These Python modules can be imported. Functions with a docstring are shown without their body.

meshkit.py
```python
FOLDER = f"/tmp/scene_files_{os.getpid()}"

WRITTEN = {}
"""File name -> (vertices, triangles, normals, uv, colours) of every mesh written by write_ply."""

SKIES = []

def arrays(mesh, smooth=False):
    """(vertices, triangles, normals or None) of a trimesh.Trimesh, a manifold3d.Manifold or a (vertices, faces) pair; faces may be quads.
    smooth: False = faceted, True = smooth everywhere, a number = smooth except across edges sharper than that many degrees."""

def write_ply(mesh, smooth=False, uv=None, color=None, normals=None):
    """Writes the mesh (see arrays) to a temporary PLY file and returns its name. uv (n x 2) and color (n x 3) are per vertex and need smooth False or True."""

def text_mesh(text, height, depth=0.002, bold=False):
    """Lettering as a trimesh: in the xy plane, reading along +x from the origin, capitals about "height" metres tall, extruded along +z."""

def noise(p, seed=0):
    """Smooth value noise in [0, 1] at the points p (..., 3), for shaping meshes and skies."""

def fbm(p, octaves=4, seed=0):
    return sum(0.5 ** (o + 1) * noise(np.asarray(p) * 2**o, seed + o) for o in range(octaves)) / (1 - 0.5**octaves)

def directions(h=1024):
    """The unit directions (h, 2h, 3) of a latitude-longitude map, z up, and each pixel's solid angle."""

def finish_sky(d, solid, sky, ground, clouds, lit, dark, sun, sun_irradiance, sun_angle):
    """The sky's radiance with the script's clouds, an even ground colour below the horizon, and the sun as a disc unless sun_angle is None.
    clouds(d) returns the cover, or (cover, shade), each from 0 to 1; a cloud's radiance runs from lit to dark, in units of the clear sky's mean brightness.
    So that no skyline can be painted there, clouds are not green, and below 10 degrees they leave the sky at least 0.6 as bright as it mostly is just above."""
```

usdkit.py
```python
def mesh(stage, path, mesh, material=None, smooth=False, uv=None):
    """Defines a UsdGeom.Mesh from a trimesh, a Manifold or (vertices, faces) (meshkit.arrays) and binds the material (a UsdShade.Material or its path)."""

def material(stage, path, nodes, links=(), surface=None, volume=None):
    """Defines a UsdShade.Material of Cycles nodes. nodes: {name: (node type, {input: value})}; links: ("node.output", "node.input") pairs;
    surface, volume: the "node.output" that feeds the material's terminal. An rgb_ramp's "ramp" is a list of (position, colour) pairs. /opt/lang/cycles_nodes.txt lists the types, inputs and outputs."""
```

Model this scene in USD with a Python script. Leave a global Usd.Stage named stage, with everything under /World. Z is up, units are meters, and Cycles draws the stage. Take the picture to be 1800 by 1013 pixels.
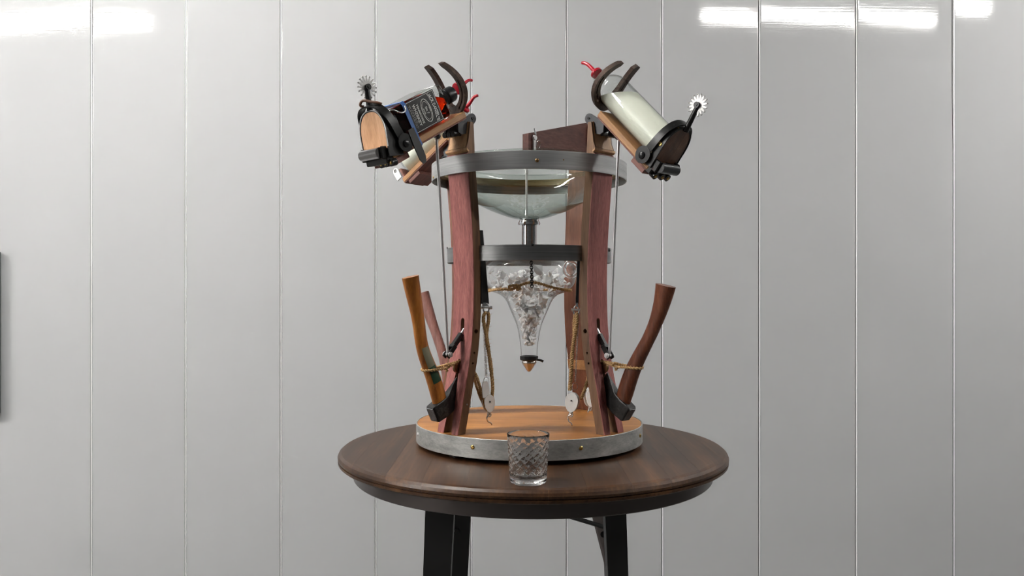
import math, random
import numpy as np
import trimesh
import manifold3d as m3
import meshkit, usdkit
from scipy.interpolate import CubicSpline
from pxr import Usd, UsdGeom, UsdLux, UsdShade, Gf, Sdf, Vt

stage = Usd.Stage.CreateInMemory()
UsdGeom.SetStageUpAxis(stage, 'Z')
UsdGeom.SetStageMetersPerUnit(stage, 1.0)
UsdGeom.Xform.Define(stage, '/World')
rng = np.random.default_rng(7)
random.seed(7)

# ------------------------------------------------------------------ camera, world light, lamps, exposure
F, YH, D, H = 1450.0, 512.0, 2.0, 1.45            # focal length in pixels, horizon row, depth of the device axis, camera height
LAMP_W, FILL, EXPOSURE = 17.0, 0.02, 3.66
cam = UsdGeom.Camera.Define(stage, '/World/camera')
cam.CreateHorizontalApertureAttr(36.0)
cam.CreateFocalLengthAttr(36.0 * F / 1800.0)
cam.CreateVerticalApertureOffsetAttr((YH - 506.5) / 1800.0 * 36.0)
cam.CreateClippingRangeAttr(Gf.Vec2f(0.05, 100))
cam.CreateExposureAttr(EXPOSURE)
cam.AddTranslateOp().Set(Gf.Vec3d(0, 0, H))
cam.AddRotateXOp().Set(90.0)
dome = UsdLux.DomeLight.Define(stage, '/World/ambient_light')
dome.CreateIntensityAttr(FILL)
dome.CreateColorAttr(Gf.Vec3f(0.97, 1.0, 1.0))
LY, LZ = 0.64, 3.50                                # row of ceiling battens that the wall mirrors
LAMPS = [(-3.375, LY, 1.30, 'first mirrored', .75), (-4.78, LY, 1.30, 'second mirrored', .75), (2.417, LY, 1.926, 'right mirrored', .38),
         (-1.45, 1.66, 1.30, 'overhead', 1.0), (3.3, 2.1, 1.30, 'right overhead', 1.0), (-5.4, -0.25, 1.30, 'near left', 1.0), (-6.25, -1.2, 1.30, 'far left', 1.0), (-7.2, -2.6, 1.30, 'rear left', 1.0), (-7.7, -1.2, 1.30, 'farthest left', 1.0)]

# ------------------------------------------------------------------ helpers
X0 = (930 - 900) / F * D
AX = np.array([X0, D, 0.0])


def V(px, py, d):
    return np.array([(px - 900) / F * d, d, H + (YH - py) / F * d])


counts = {}


def fresh(parent, name):
    k = (parent, name)
    n = counts.get(k, 0)
    counts[k] = n + 1
    return f'{parent}/{name}' + (f'_{n:03d}' if n else '')


def setm(prim, M):
    if M is not None:
        UsdGeom.Xformable(prim).AddTransformOp().Set(Gf.Matrix4d(*[float(v) for v in np.asarray(M).ravel()]))


def tag(p, label=None, cat=None, group=None, kind=None):
    for k, v in (('label', label), ('category', cat), ('group', group), ('kind', kind)):
        if v:
            p.SetCustomDataByKey(k, v)


def thing(name, label, cat, M=None, group=None, kind=None):
    path = fresh('/World', name)
    x = UsdGeom.Xform.Define(stage, path)
    setm(x, M)
    tag(x.GetPrim(), label, cat, group, kind)
    return path


def part(parent, name, mesh, mat, M=None, smooth=32, label=None, loc=None, kind=None, alpha=None):
    """One Mesh prim; its own coordinates (through loc, a function) are kept in the primvar 'loc' for the grain of its material."""
    path = fresh(parent, name)
    m = usdkit.mesh(stage, path, mesh, MAT[mat], smooth=smooth)
    v = np.array(m.GetPointsAttr().Get())
    l = v if loc is None else loc(v)
    UsdGeom.PrimvarsAPI(m).CreatePrimvar('loc', Sdf.ValueTypeNames.Float3Array, 'vertex').Set(Vt.Vec3fArray.FromNumpy(np.asarray(l, np.float32)))
    setm(m, M)
    tag(m.GetPrim(), label, kind=kind)
    return path


def solo(name, mesh, mat, label, cat, M=None, smooth=32, group=None, kind=None, loc=None):
    p = part('/World', name, mesh, mat, M, smooth, label, loc)
    tag(stage.GetPrimAtPath(p), None, cat, group, kind)
    return p


def frame(x, y, z, o):
    M = np.eye(4)
    M[0, :3], M[1, :3], M[2, :3], M[3, :3] = x, y, z, o
    return M


def T(x, y, z):
    return frame([1, 0, 0], [0, 1, 0], [0, 0, 1], [x, y, z])


def radial(az, o=(X0, D, 0.0)):
    a = math.radians(az)
    return frame([math.sin(a), -math.cos(a), 0], [math.cos(a), math.sin(a), 0], [0, 0, 1], o)


def cradle_frame(az, O, beta):
    """u runs outward and down along the board, t sideways, n up from the board."""
    R = radial(az)
    b = math.radians(beta)
    r, t, z = R[0, :3], R[1, :3], R[2, :3]
    o = R[3, :3] + O[0] * r + (O[1] + H) * z
    return frame(math.cos(b) * r - math.sin(b) * z, t, math.sin(b) * r + math.cos(b) * z, o)


def pts_to(p, M):
    return np.asarray(p) @ M[:3, :3] + M[3, :3]


def tm(mesh):
    v, f, _ = meshkit.arrays(mesh)
    return trimesh.Trimesh(v, f, process=False)


def join(*ms):
    return trimesh.util.concatenate([tm(m) for m in ms])


def move(mesh, M):
    t = tm(mesh)
    v = np.array(t.vertices) @ np.asarray(M)[:3, :3] + np.asarray(M)[3, :3]
    f = np.array(t.faces)
    if np.linalg.det(np.asarray(M)[:3, :3]) < 0:
        f = f[:, ::-1]
    return trimesh.Trimesh(v, f, process=False)


def bx(x0, x1, y0, y1, z0, z1, c=0.0):
    if c <= 0:
        return m3.Manifold.cube((x1 - x0, y1 - y0, z1 - z0)).translate((x0, y0, z0))
    p = []
    for x, sx in ((x0, 1), (x1, -1)):
        for y, sy in ((y0, 1), (y1, -1)):
            for z, sz in ((z0, 1), (z1, -1)):
                p += [(x + sx * c, y + sy * c, z), (x + sx * c, y, z + sz * c), (x, y + sy * c, z + sz * c)]
    return m3.Manifold.hull_points(np.array(p, float))


def cyl(a, b, r0, r1=None, n=24):
    a, b = np.asarray(a, float), np.asarray(b, float)
    d = b - a
    L = np.linalg.norm(d)
    d /= L
    x = np.cross(d, [0, 0, 1.0] if abs(d[2]) < 0.9 else [1.0, 0, 0])
    x /= np.linalg.norm(x)
    y = np.cross(d, x)
    m = m3.Manifold.cylinder(L, r0, r0 if r1 is None else r1, n)
    A = np.stack([x, y, d, a], 1)
    return m.transform(A)


def ext(poly, h, A=None, holes=()):
    """Polygon in (a, b) extruded by h along c; A = 3x4 taking (a, b, c) to the target frame."""
    m = m3.Manifold.extrude(m3.CrossSection([np.asarray(poly, float)] + [np.asarray(q, float) for q in holes], m3.FillRule.EvenOdd), h)
    return m if A is None else m.transform(np.asarray(A, float))


def AXB(a, b, c, o=(0, 0, 0)):
    return np.stack([np.asarray(a, float), np.asarray(b, float), np.asarray(c, float), np.asarray(o, float)], 1)


def spline(pts, n):
    p = np.asarray(pts, float)
    s = np.r_[0, np.cumsum(np.linalg.norm(np.diff(p, axis=0), axis=1))]
    return CubicSpline(s, p)(np.linspace(0, s[-1], n))


def frames(p, closed=False):
    t = np.gradient(p, axis=0)
    if closed:
        t = np.roll(p, -1, 0) - np.roll(p, 1, 0)
    t /= np.linalg.norm(t, axis=1, keepdims=True)
    a = np.cross(t[0], [0, 0, 1.0] if abs(t[0][2]) < 0.9 else [1.0, 0, 0])
    A = []
    for k in range(len(p)):
        a = a - t[k] * (a @ t[k])
        a /= np.linalg.norm(a)
        A.append(a)
    A = np.array(A)
    return t, A, np.cross(t, A)


def tube(p, r, n=10, closed=False, ry=None):
    """Tube along p; r may vary along it; ry gives an oval section (r along the frame's first axis)."""
    p = np.asarray(p, float)
    t, a, b = frames(p, closed)
    r = np.broadcast_to(r, (len(p),))[:, None, None]
    q = r if ry is None else np.broadcast_to(ry, (len(p),))[:, None, None]
    ang = np.arange(n) * 2 * np.pi / n
    v = p[:, None] + r * np.cos(ang)[None, :, None] * a[:, None] + q * np.sin(ang)[None, :, None] * b[:, None]
    m = len(p)
    i, j = np.meshgrid(np.arange(m if closed else m - 1), np.arange(n), indexing='ij')
    k = (i + 1) % m
    Q = np.stack([i * n + j, i * n + (j + 1) % n, k * n + (j + 1) % n, k * n + j], -1).reshape(-1, 4)
    f = np.vstack([Q[:, [0, 1, 2]], Q[:, [0, 2, 3]]])
    v = v.reshape(-1, 3)
    if not closed:
        v = np.vstack([v, p[0], p[-1]])
        c0, c1 = m * n, m * n + 1
        J = np.arange(n)
        f = np.vstack([f, np.stack([np.full(n, c0), (J + 1) % n, J], 1), np.stack([np.full(n, c1), (m - 1) * n + J, (m - 1) * n + (J + 1) % n], 1)])
    return trimesh.Trimesh(v, f, process=False)


def rope(pts, R, pitch=0.018, strands=3, closed=False, n=None, fuzz=0.0):
    p = np.asarray(pts, float)
    L = np.linalg.norm(np.diff(p, axis=0), axis=1).sum()
    n = n or max(12, int(L / pitch * 9))
    p = spline(p, n)
    t, a, b = frames(p)
    s = np.linspace(0, L, n)
    out = []
    for k in range(strands):
        ang = 2 * np.pi * (s / pitch + k / strands)
        q = p + R * 0.52 * (np.cos(ang)[:, None] * a + np.sin(ang)[:, None] * b)
        out.append(tube(q, R * 0.56 * (1 + 0.08 * np.sin(s * 900 + k)), 7))
    if fuzz:
        g = np.random.default_rng(int(L * 1e5))
        for _ in range(int(L / 0.004)):
            i = g.integers(1, n - 1)
            w = g.uniform(0, 6.28)
            o = p[i] + R * (np.cos(w) * a[i] + np.sin(w) * b[i])
            d = (np.cos(w) * a[i] + np.sin(w) * b[i]) * g.uniform(.3, 1) + t[i] * g.uniform(-1, 1)
            out.append(tube(np.array([o, o + d * fuzz * .5, o + d * fuzz + g.normal(0, fuzz * .15, 3)]), [.00035, .0003, .0002], 3))
    return join(*out)


def lathe(poly, n=64):
    """Closed profile polygon [(r, z)] turned about z."""
    return m3.Manifold.revolve(m3.CrossSection([np.asarray(poly, float)], m3.FillRule.NonZero), n)


def turn(profile, n=64):
    """Open profile [(r, z)] turned about z: a thin surface, facing outwards when z rises."""
    p = np.asarray(profile, float)
    a = np.arange(n) * 2 * np.pi / n
    v = np.stack([p[:, 0, None] * np.cos(a), p[:, 0, None] * np.sin(a), np.broadcast_to(p[:, 1, None], (len(p), n))], -1).reshape(-1, 3)
    i, j = np.meshgrid(np.arange(len(p) - 1), np.arange(n), indexing='ij')
    q = np.stack([i * n + j, i * n + (j + 1) % n, (i + 1) * n + (j + 1) % n, (i + 1) * n + j], -1).reshape(-1, 4)
    return trimesh.Trimesh(v, np.vstack([q[:, [0, 1, 2]], q[:, [0, 2, 3]]]), process=False)


def ring(r0, r1, z0, z1, n=128, c=0.0008):
    return lathe([(r0 + c, z0), (r1 - c, z0), (r1, z0 + c), (r1, z1 - c), (r1 - c, z1), (r0 + c, z1), (r0, z1 - c), (r0, z0 + c)], n)


def screw(r):
    """A domed cross-slot screw head looking along +z."""
    m = lathe([(0, 0), (r, 0), (r, r * .25), (r * .8, r * .5), (r * .45, r * .66), (0, r * .7)], 16)
    return m - bx(-r * .55, r * .55, -r * .12, r * .12, r * .4, r) - bx(-r * .12, r * .12, -r * .55, r * .55, r * .4, r)


# ------------------------------------------------------------------ materials
LK = '/World/Looks'
MAT = {}


def pr(name, color, rough=0.5, metal=0.0, **kw):
    MAT[name] = usdkit.material(stage, f'{LK}/{name}', {'p': ('principled_bsdf', {'base_color': color, 'roughness': rough, 'metallic': metal, **kw})}, surface='p.BSDF')


def grain(name, dark, mid, light, scale, rough=0.5, metal=0.0, bump=0.15, vary=0.0, detail=5.0, fine=6.0, dist=0.4, spread=(0.32, 0.52, 0.72), finemix=0.35, **kw):
    """Noise stretched by scale over the primvar 'loc': wood grain, brushed or mottled metal."""
    nodes = {
        'a': ('attribute', {'attribute': 'loc'}), 'mp': ('mapping', {'scale': scale}), 'n1': ('noise_texture', {'scale': 1.0, 'detail': detail, 'roughness': 0.55, 'distortion': dist}),
        'm2': ('mapping', {'scale': tuple(s * fine for s in scale)}), 'n2': ('noise_texture', {'scale': 1.0, 'detail': 3.0, 'roughness': 0.6}),
        'mx': ('mix_float', {'fac': finemix}), 'r': ('rgb_ramp', {'ramp': [(0.0, dark), (spread[0], dark), (spread[1], mid), (spread[2], light), (1.0, light)]}),
        'b': ('bump', {'strength': bump, 'distance': 0.002}), 'p': ('principled_bsdf', {'roughness': rough, 'metallic': metal, **kw})}
    links = [('a.vector', 'mp.vector'), ('a.vector', 'm2.vector'), ('mp.vector', 'n1.vector'), ('m2.vector', 'n2.vector'), ('n1.fac', 'mx.a'), ('n2.fac', 'mx.b'), ('mx.result', 'r.fac'),
             ('mx.result', 'b.height'), ('b.normal', 'p.normal')]
    if vary:
        nodes.update({'oi': ('object_info', {}), 'mr': ('map_range', {'from_min': 0.0, 'from_max': 1.0, 'to_min': 1 - vary, 'to_max': 1 + vary}), 'h': ('hsv', {}),
                      'sh': ('vector_math', {'math_type': 'add'}), 'sc': ('math', {'math_type': 'multiply', 'value2': 37.0})})
        links = [l for l in links if l[0] != 'a.vector'] + [('oi.random', 'mr.value'), ('mr.result', 'h.value'), ('r.color', 'h.color'), ('h.color', 'p.base_color'),
                 ('a.vector', 'sh.vector1'), ('oi.random', 'sc.value1'), ('sc.value', 'sh.vector2'), ('sh.vector', 'mp.vector'), ('sh.vector', 'm2.vector')]
    else:
        links += [('r.color', 'p.base_color')]
    MAT[name] = usdkit.material(stage, f'{LK}/{name}', nodes, links, surface='p.BSDF')


def thin_glass(name, tint_face, tint_edge, ior=1.5, rough=0.0, refl=1.0):
    """A pane or vessel wall: light passes straight through, a mirror film that grows towards grazing view, the glass deeper in tone where seen edge on."""
    f0 = ((ior - 1) / (ior + 1)) ** 2
    MAT[name] = usdkit.material(stage, f'{LK}/{name}', {
        'lw': ('layer_weight', {'blend': 0.5}), 'r': ('rgb_ramp', {'ramp': [(0.0, tint_face), (0.5, tint_face), (0.9, tint_edge), (1.0, tint_edge)]}),
        'pw': ('math', {'math_type': 'power', 'value2': 5.0}), 'sc': ('math', {'math_type': 'multiply_add', 'value2': 1 - f0, 'value3': f0}),
        'tr': ('transparent_bsdf', {}), 'gl': ('glossy_bsdf', {'color': (refl, refl, refl), 'roughness': rough}), 'mx': ('mix_closure', {})},
        [('lw.facing', 'r.fac'), ('lw.facing', 'pw.value1'), ('pw.value', 'sc.value1'), ('r.color', 'tr.color'), ('sc.value', 'mx.fac'), ('tr.BSDF', 'mx.closure1'), ('gl.BSDF', 'mx.closure2')], surface='mx.closure')


# room
MAT['wall_panel'] = usdkit.material(stage, f'{LK}/wall_panel', {
    'a': ('geometry', {}), 'mp': ('mapping', {'scale': (1.2, 1.0, 210.0)}), 'n': ('noise_texture', {'scale': 1.0, 'detail': 2.0}),
    'b': ('bump', {'strength': 0.05, 'distance': 0.001}), 'p': ('principled_bsdf', {'base_color': (0.395, 0.398, 0.40), 'roughness': 0.055, 'specular_ior_level': 0.55})},
    [('a.position', 'mp.vector'), ('mp.vector', 'n.vector'), ('n.fac', 'b.height'), ('b.normal', 'p.normal')], surface='p.BSDF')
pr('wall_plain', (0.30, 0.305, 0.305), 0.7)
pr('wall_dark', (0.10, 0.10, 0.105), 0.7)
pr('wall_grey', (0.28, 0.28, 0.28), 0.7)
pr('floor_concrete', (0.10, 0.098, 0.094), 0.5)
pr('joint', (0.06, 0.06, 0.06), 0.6)
pr('joint_strip', (0.80, 0.80, 0.80), 0.3)
pr('lamp_body', (0.8, 0.8, 0.8), 0.5)
for k, w in (('lamp_tube', 1.0), ('lamp_tube_warm', 0.75), ('lamp_tube_weak', 0.38)):
    MAT[k] = usdkit.material(stage, f'{LK}/{k}', {'e': ('emission', {'color': (1.0, 0.985, 0.95), 'strength': LAMP_W * w})}, surface='e.emission')
pr('cabinet_grey', (0.12, 0.125, 0.13), 0.55)
# woods: loc x = along the grain
grain('table_wood', (0.020, 0.008, 0.0035), (0.054, 0.0235, 0.0095), (0.118, 0.055, 0.022), (1.6, 26, 26), 0.38, vary=0.22, bump=0.08, specular_ior_level=0.32)
grain('base_oak', (0.24, 0.085, 0.016), (0.37, 0.150, 0.032), (0.50, 0.225, 0.060), (3.0, 22, 22), 0.42, vary=0.10, bump=0.08)
grain('stave_oak', (0.075, 0.033, 0.014), (0.15, 0.072, 0.032), (0.24, 0.125, 0.058), (90, 90, 5), 0.55, bump=0.15)
grain('stave_stain', (0.15, 0.042, 0.038), (0.265, 0.080, 0.070), (0.37, 0.140, 0.118), (70, 130, 16), 0.62, bump=0.35, fine=4.0, finemix=0.5)
grain('stave_inside', (0.085, 0.022, 0.009), (0.15, 0.045, 0.018), (0.22, 0.080, 0.034), (90, 90, 5), 0.5, bump=0.15)
grain('fresh_oak', (0.34, 0.17, 0.07), (0.48, 0.27, 0.125), (0.60, 0.37, 0.19), (90, 90, 7), 0.55, bump=0.2)
grain('cradle_oak', (0.22, 0.098, 0.034), (0.36, 0.175, 0.064), (0.46, 0.245, 0.10), (7, 80, 80), 0.5, bump=0.15)
grain('cradle_stain', (0.10, 0.034, 0.024), (0.17, 0.06, 0.043), (0.25, 0.10, 0.07), (8, 90, 90), 0.55, bump=0.25)
grain('panel_light', (0.46, 0.22, 0.10), (0.68, 0.38, 0.205), (0.80, 0.50, 0.30), (60, 38, 9), 0.42, bump=0.1)
grain('panel_dark', (0.035, 0.014, 0.007), (0.085, 0.034, 0.015), (0.15, 0.064, 0.028), (60, 60, 9), 0.38, bump=0.15)
grain('lever_wood', (0.045, 0.013, 0.009), (0.078, 0.024, 0.017), (0.12, 0.045, 0.034), (7, 50, 30), 0.5, bump=0.1, finemix=.6, specular_ior_level=0.3)
grain('axe_orange', (0.18, 0.050, 0.007), (0.34, 0.112, 0.016), (0.48, 0.19, 0.034), (70, 70, 7), 0.32, bump=0.1)
grain('axe_red', (0.050, 0.013, 0.005), (0.115, 0.032, 0.013), (0.20, 0.068, 0.030), (80, 80, 8), 0.30, bump=0.12)
grain('axe_pink', (0.13, 0.055, 0.042), (0.23, 0.105, 0.085), (0.34, 0.17, 0.145), (80, 80, 8), 0.32, bump=0.1)
grain('lining_wood', (0.16, 0.11, 0.045), (0.27, 0.195, 0.09), (0.38, 0.29, 0.145), (10, 10, 160), 0.55, bump=0.1)
# metals
grain('hoop_steel', (0.30, 0.30, 0.30), (0.42, 0.42, 0.42), (0.56, 0.56, 0.555), (14, 14, 120), 0.46, 0.9, bump=0.08)
grain('hoop_dark', (0.17, 0.17, 0.17), (0.24, 0.24, 0.24), (0.32, 0.32, 0.315), (14, 14, 120), 0.36, 0.9, bump=0.08)
grain('galvanised', (0.28, 0.285, 0.275), (0.44, 0.445, 0.43), (0.62, 0.62, 0.60), (20, 20, 55), 0.48, 0.8, bump=0.12, detail=6)
grain('axe_steel', (0.010, 0.0095, 0.0095), (0.024, 0.023, 0.0225), (0.075, 0.073, 0.071), (40, 40, 40), 0.34, 0.6, bump=0.2)
grain('axe_face', (0.10, 0.10, 0.10), (0.20, 0.20, 0.20), (0.34, 0.34, 0.34), (60, 60, 60), 0.40, 0.8, bump=0.2)
grain('rust_iron', (0.022, 0.014, 0.010), (0.055, 0.032, 0.023), (0.11, 0.068, 0.050), (60, 60, 60), 0.52, 0.5, bump=0.6)
grain('white_cheek', (0.80, 0.80, 0.79), (0.86, 0.86, 0.85), (0.90, 0.90, 0.89), (40, 40, 40), 0.3, 0.0, bump=0.02)
pr('chrome', (0.72, 0.72, 0.73), 0.10, 1.0)
pr('silver', (0.42, 0.41, 0.40), 0.36, 0.4)
pr('rod_steel', (0.60, 0.59, 0.59), 0.36, 0.65)
pr('brass', (0.62, 0.42, 0.14), 0.25, 1.0)
pr('bronze', (0.26, 0.16, 0.075), 0.35, 1.0)
pr('tap_brass', (0.56, 0.50, 0.43), 0.28, 1.0)
pr('grey_cheek', (0.50, 0.50, 0.49), 0.3, 0.9)
pr('table_metal', (0.115, 0.098, 0.094), 0.30, 0.85)
pr('leg_metal', (0.010, 0.009, 0.009), 0.5)
pr('black_leather', (0.011, 0.010, 0.010), 0.42)
pr('black_iron', (0.014, 0.0135, 0.0135), 0.33, 0.4)
pr('grey_iron', (0.055, 0.056, 0.060), 0.35, 0.5)
pr('black_plastic', (0.010, 0.010, 0.011), 0.25)
pr('roller_black', (0.016, 0.016, 0.018), 0.25)
pr('roller_chrome', (0.45, 0.43, 0.43), 0.16, 0.95)
pr('core_wood', (0.012, 0.007, 0.004), 0.7)
pr('hole_dark', (0.006, 0.005, 0.004), 0.9)
pr('blue_rubber', (0.020, 0.095, 0.30), 0.45)
pr('red_plastic', (0.42, 0.008, 0.022), 0.22)
pr('brown_lace', (0.13, 0.055, 0.028), 0.55)
pr('label_black', (0.010, 0.010, 0.010), 0.30)
pr('label_grey', (0.13, 0.13, 0.13), 0.35)
pr('label_white', (0.62, 0.62, 0.60), 0.35)
pr('sticker_green', (0.012, 0.045, 0.022), 0.4)
pr('sticker_white', (0.17, 0.16, 0.10), 0.5)
grain('jute', (0.26, 0.14, 0.05), (0.47, 0.29, 0.125), (0.68, 0.47, 0.24), (300, 300, 300), 0.85, bump=0.3)
thin_glass('bowl_glass', (0.82, 0.86, 0.835), (0.38, 0.46, 0.43))
thin_glass('flask_glass', (0.985, 0.985, 0.985), (0.50, 0.52, 0.52))
thin_glass('bottle_glass', (0.93, 0.94, 0.93), (0.55, 0.57, 0.57))
MAT['tumbler_glass'] = usdkit.material(stage, f'{LK}/tumbler_glass', {'p': ('principled_bsdf', {'base_color': (0.97, 0.97, 0.975), 'roughness': 0.0, 'transmission_weight': 1.0, 'ior': 1.5})}, surface='p.BSDF')
MAT['whiskey'] = usdkit.material(stage, f'{LK}/whiskey', {
    'p': ('principled_bsdf', {'base_color': (0.95, 0.13, 0.012), 'roughness': 0.0, 'transmission_weight': 1.0, 'ior': 1.34}), 'v': ('absorption_volume', {'color': (0.90, 0.18, 0.02), 'density': 34.0})},
    surface='p.BSDF', volume='v.volume')
pr('lemonade', (0.72, 0.73, 0.63), 0.35)
MAT['ice'] = usdkit.material(stage, f'{LK}/ice', {
    'gl': ('glossy_bsdf', {'color': (1, 1, 1), 'roughness': 0.06}), 'tl': ('translucent_bsdf', {'color': (0.93, 0.93, 0.94)}), 'df': ('diffuse_bsdf', {'color': (0.98, 0.98, 0.985)}),
    'tr': ('transparent_bsdf', {'color': (0.97, 0.97, 0.98)}), 'fr': ('fresnel', {'IOR': 1.28}),
    'm1': ('mix_closure', {'fac': 0.78}), 'm2': ('mix_closure', {'fac': 0.06}), 'm3': ('mix_closure', {})},
    [('tl.BSDF', 'm1.closure1'), ('df.BSDF', 'm1.closure2'), ('m1.closure', 'm2.closure1'), ('tr.BSDF', 'm2.closure2'), ('fr.fac', 'm3.fac'), ('m2.closure', 'm3.closure1'), ('gl.BSDF', 'm3.closure2')], surface='m3.closure')

# ------------------------------------------------------------------ the room
YW, RX, RY, RZ = 3.4, 8.6, -5.2, 3.62


def struct(name, mesh, mat, label, smooth=False):
    p = part('/World', name, mesh, mat, None, smooth, label)
    tag(stage.GetPrimAtPath(p), None, None, None, 'structure')
    return p


struct('floor', bx(-RX - .1, RX + .1, RY - .1, YW + .1, -0.1, 0.0), 'floor_concrete', 'grey concrete floor under the bar table')
struct('ceiling', bx(-RX - .1, RX + .1, RY - .1, YW + .1, RZ, RZ + 0.1), 'wall_plain', 'pale ceiling that carries the batten lights')
struct('wall_left', bx(-RX - .1, -RX, RY, YW, 0, RZ), 'wall_plain', 'pale side wall left of the table')
struct('wall_right', bx(RX, RX + .1, RY, YW, 0, RZ), 'wall_grey', 'grey side wall right of the table')
struct('wall_front', bx(-RX, RX, RY - .1, RY, 0, RZ), 'wall_dark', 'dark wall behind the photographer')
wall = thing('wall_back', 'wall of glossy light grey metal panels with vertical joints behind the table', None, T(0, YW, 0), kind='structure')
part(wall, 'backing', bx(-RX, RX, 0.012, 0.09, 0, RZ), 'joint', smooth=False)
SEAMS = [160.5, 326.3, 493.5, 660.3, 828, 996.3, 1164.3, 1335, 1505.2, 1676.6]
xs = [(s - 900) / F * YW for s in SEAMS]
while xs[0] > -RX + .4:
    xs.insert(0, xs[0] - 0.390)
while xs[-1] < RX - .4:
    xs.append(xs[-1] + 0.399)
xs = [-RX] + xs + [RX]
# slight hand-fixed unevenness of each panel: (pitch at its left edge, pitch at its right edge, yaw), in milliradians, near the top
WARP = {160.5: (9, -1, 0), 326.3: (7.5, 7.5, 2), 1335: (-2.5, 2, 0), 1505.2: (-3, 2, 0), 1676.6: (-5, 1, 26), 'last': (-6, -3, -26)}


def wall_panel(x0, x1, warp):
    """A panel with rolled vertical edges whose face is very slightly warped."""
    e, gap = 0.0045, 0.0026
    a, b = x0 + gap, x1 - gap
    cols = [(a, 0.010), (a, e), (a + e * .3, e * .3), (a + e, 0.0)] + [(a + e + (b - a - 2 * e) * k / 6, 0.0) for k in range(1, 6)] + [(b - e, 0.0), (b - e * .3, e * .3), (b, e), (b, 0.010)]
    zs = np.r_[np.linspace(0, 1.9, 6), np.linspace(2.0, RZ, 18)]
    P = np.zeros((len(cols), len(zs), 3))
    for i, (x, y) in enumerate(cols):
        s = (x - a) / (b - a)
        pitch = (warp[0] * (1 - s) + warp[1] * s) * 1e-3
        for j, z in enumerate(zs):
            t = max(0.0, z - 2.0)
            dy = pitch * (t * t / (t + 0.25)) if t > 0 else 0.0
            yaw = warp[2] * 1e-3 * (x - (a + b) / 2) * min(1.0, t / 0.3)
            P[i, j] = (x, y + (dy + yaw) * (1 if y < .006 else 0), z)
    n = len(zs)
    i, j = np.meshgrid(np.arange(len(cols) - 1), np.arange(n - 1), indexing='ij')
    q = np.stack([i * n + j, (i + 1) * n + j, (i + 1) * n + j + 1, i * n + j + 1], -1).reshape(-1, 4)
    return P.reshape(-1, 3), q


for k in range(len(xs) - 1):
    px = round(900 + xs[k + 1] / YW * F, 1)
    w = WARP.get(min((s for s in WARP if s != 'last'), key=lambda s: abs(s - px)) if min(abs(s - px) for s in WARP if s != 'last') < 2 else None, (0, 0, 0))
    if abs(900 + xs[k] / YW * F - 1676.6) < 2:
        w = WARP['last']
    if k:
        part(wall, 'joint_strip', bx(xs[k] - .0006, xs[k] + .0030, -.0010, .012, 0, RZ, .0006), 'joint_strip', smooth=False)
    part(wall, 'panel', wall_panel(xs[k], xs[k + 1], w), 'wall_panel', smooth=40)

for (x, y, L, where, power) in LAMPS:
    lamp = thing('ceiling_light', f'white batten light on the ceiling, {where} one of its row', 'ceiling light', T(x, y, LZ))
    part(lamp, 'housing', bx(-L / 2 - .02, L / 2 + .02, -.06, .06, .024, RZ - LZ, .006), 'lamp_body', smooth=False)
    part(lamp, 'tube', m3.Manifold.hull(cyl((-L / 2, -.022, 0), (L / 2, -.022, 0), .020, n=20) + cyl((-L / 2, .022, 0), (L / 2, .022, 0), .020, n=20)), {1.0: 'lamp_tube', .75: 'lamp_tube_warm', .38: 'lamp_tube_weak'}[power])

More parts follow.
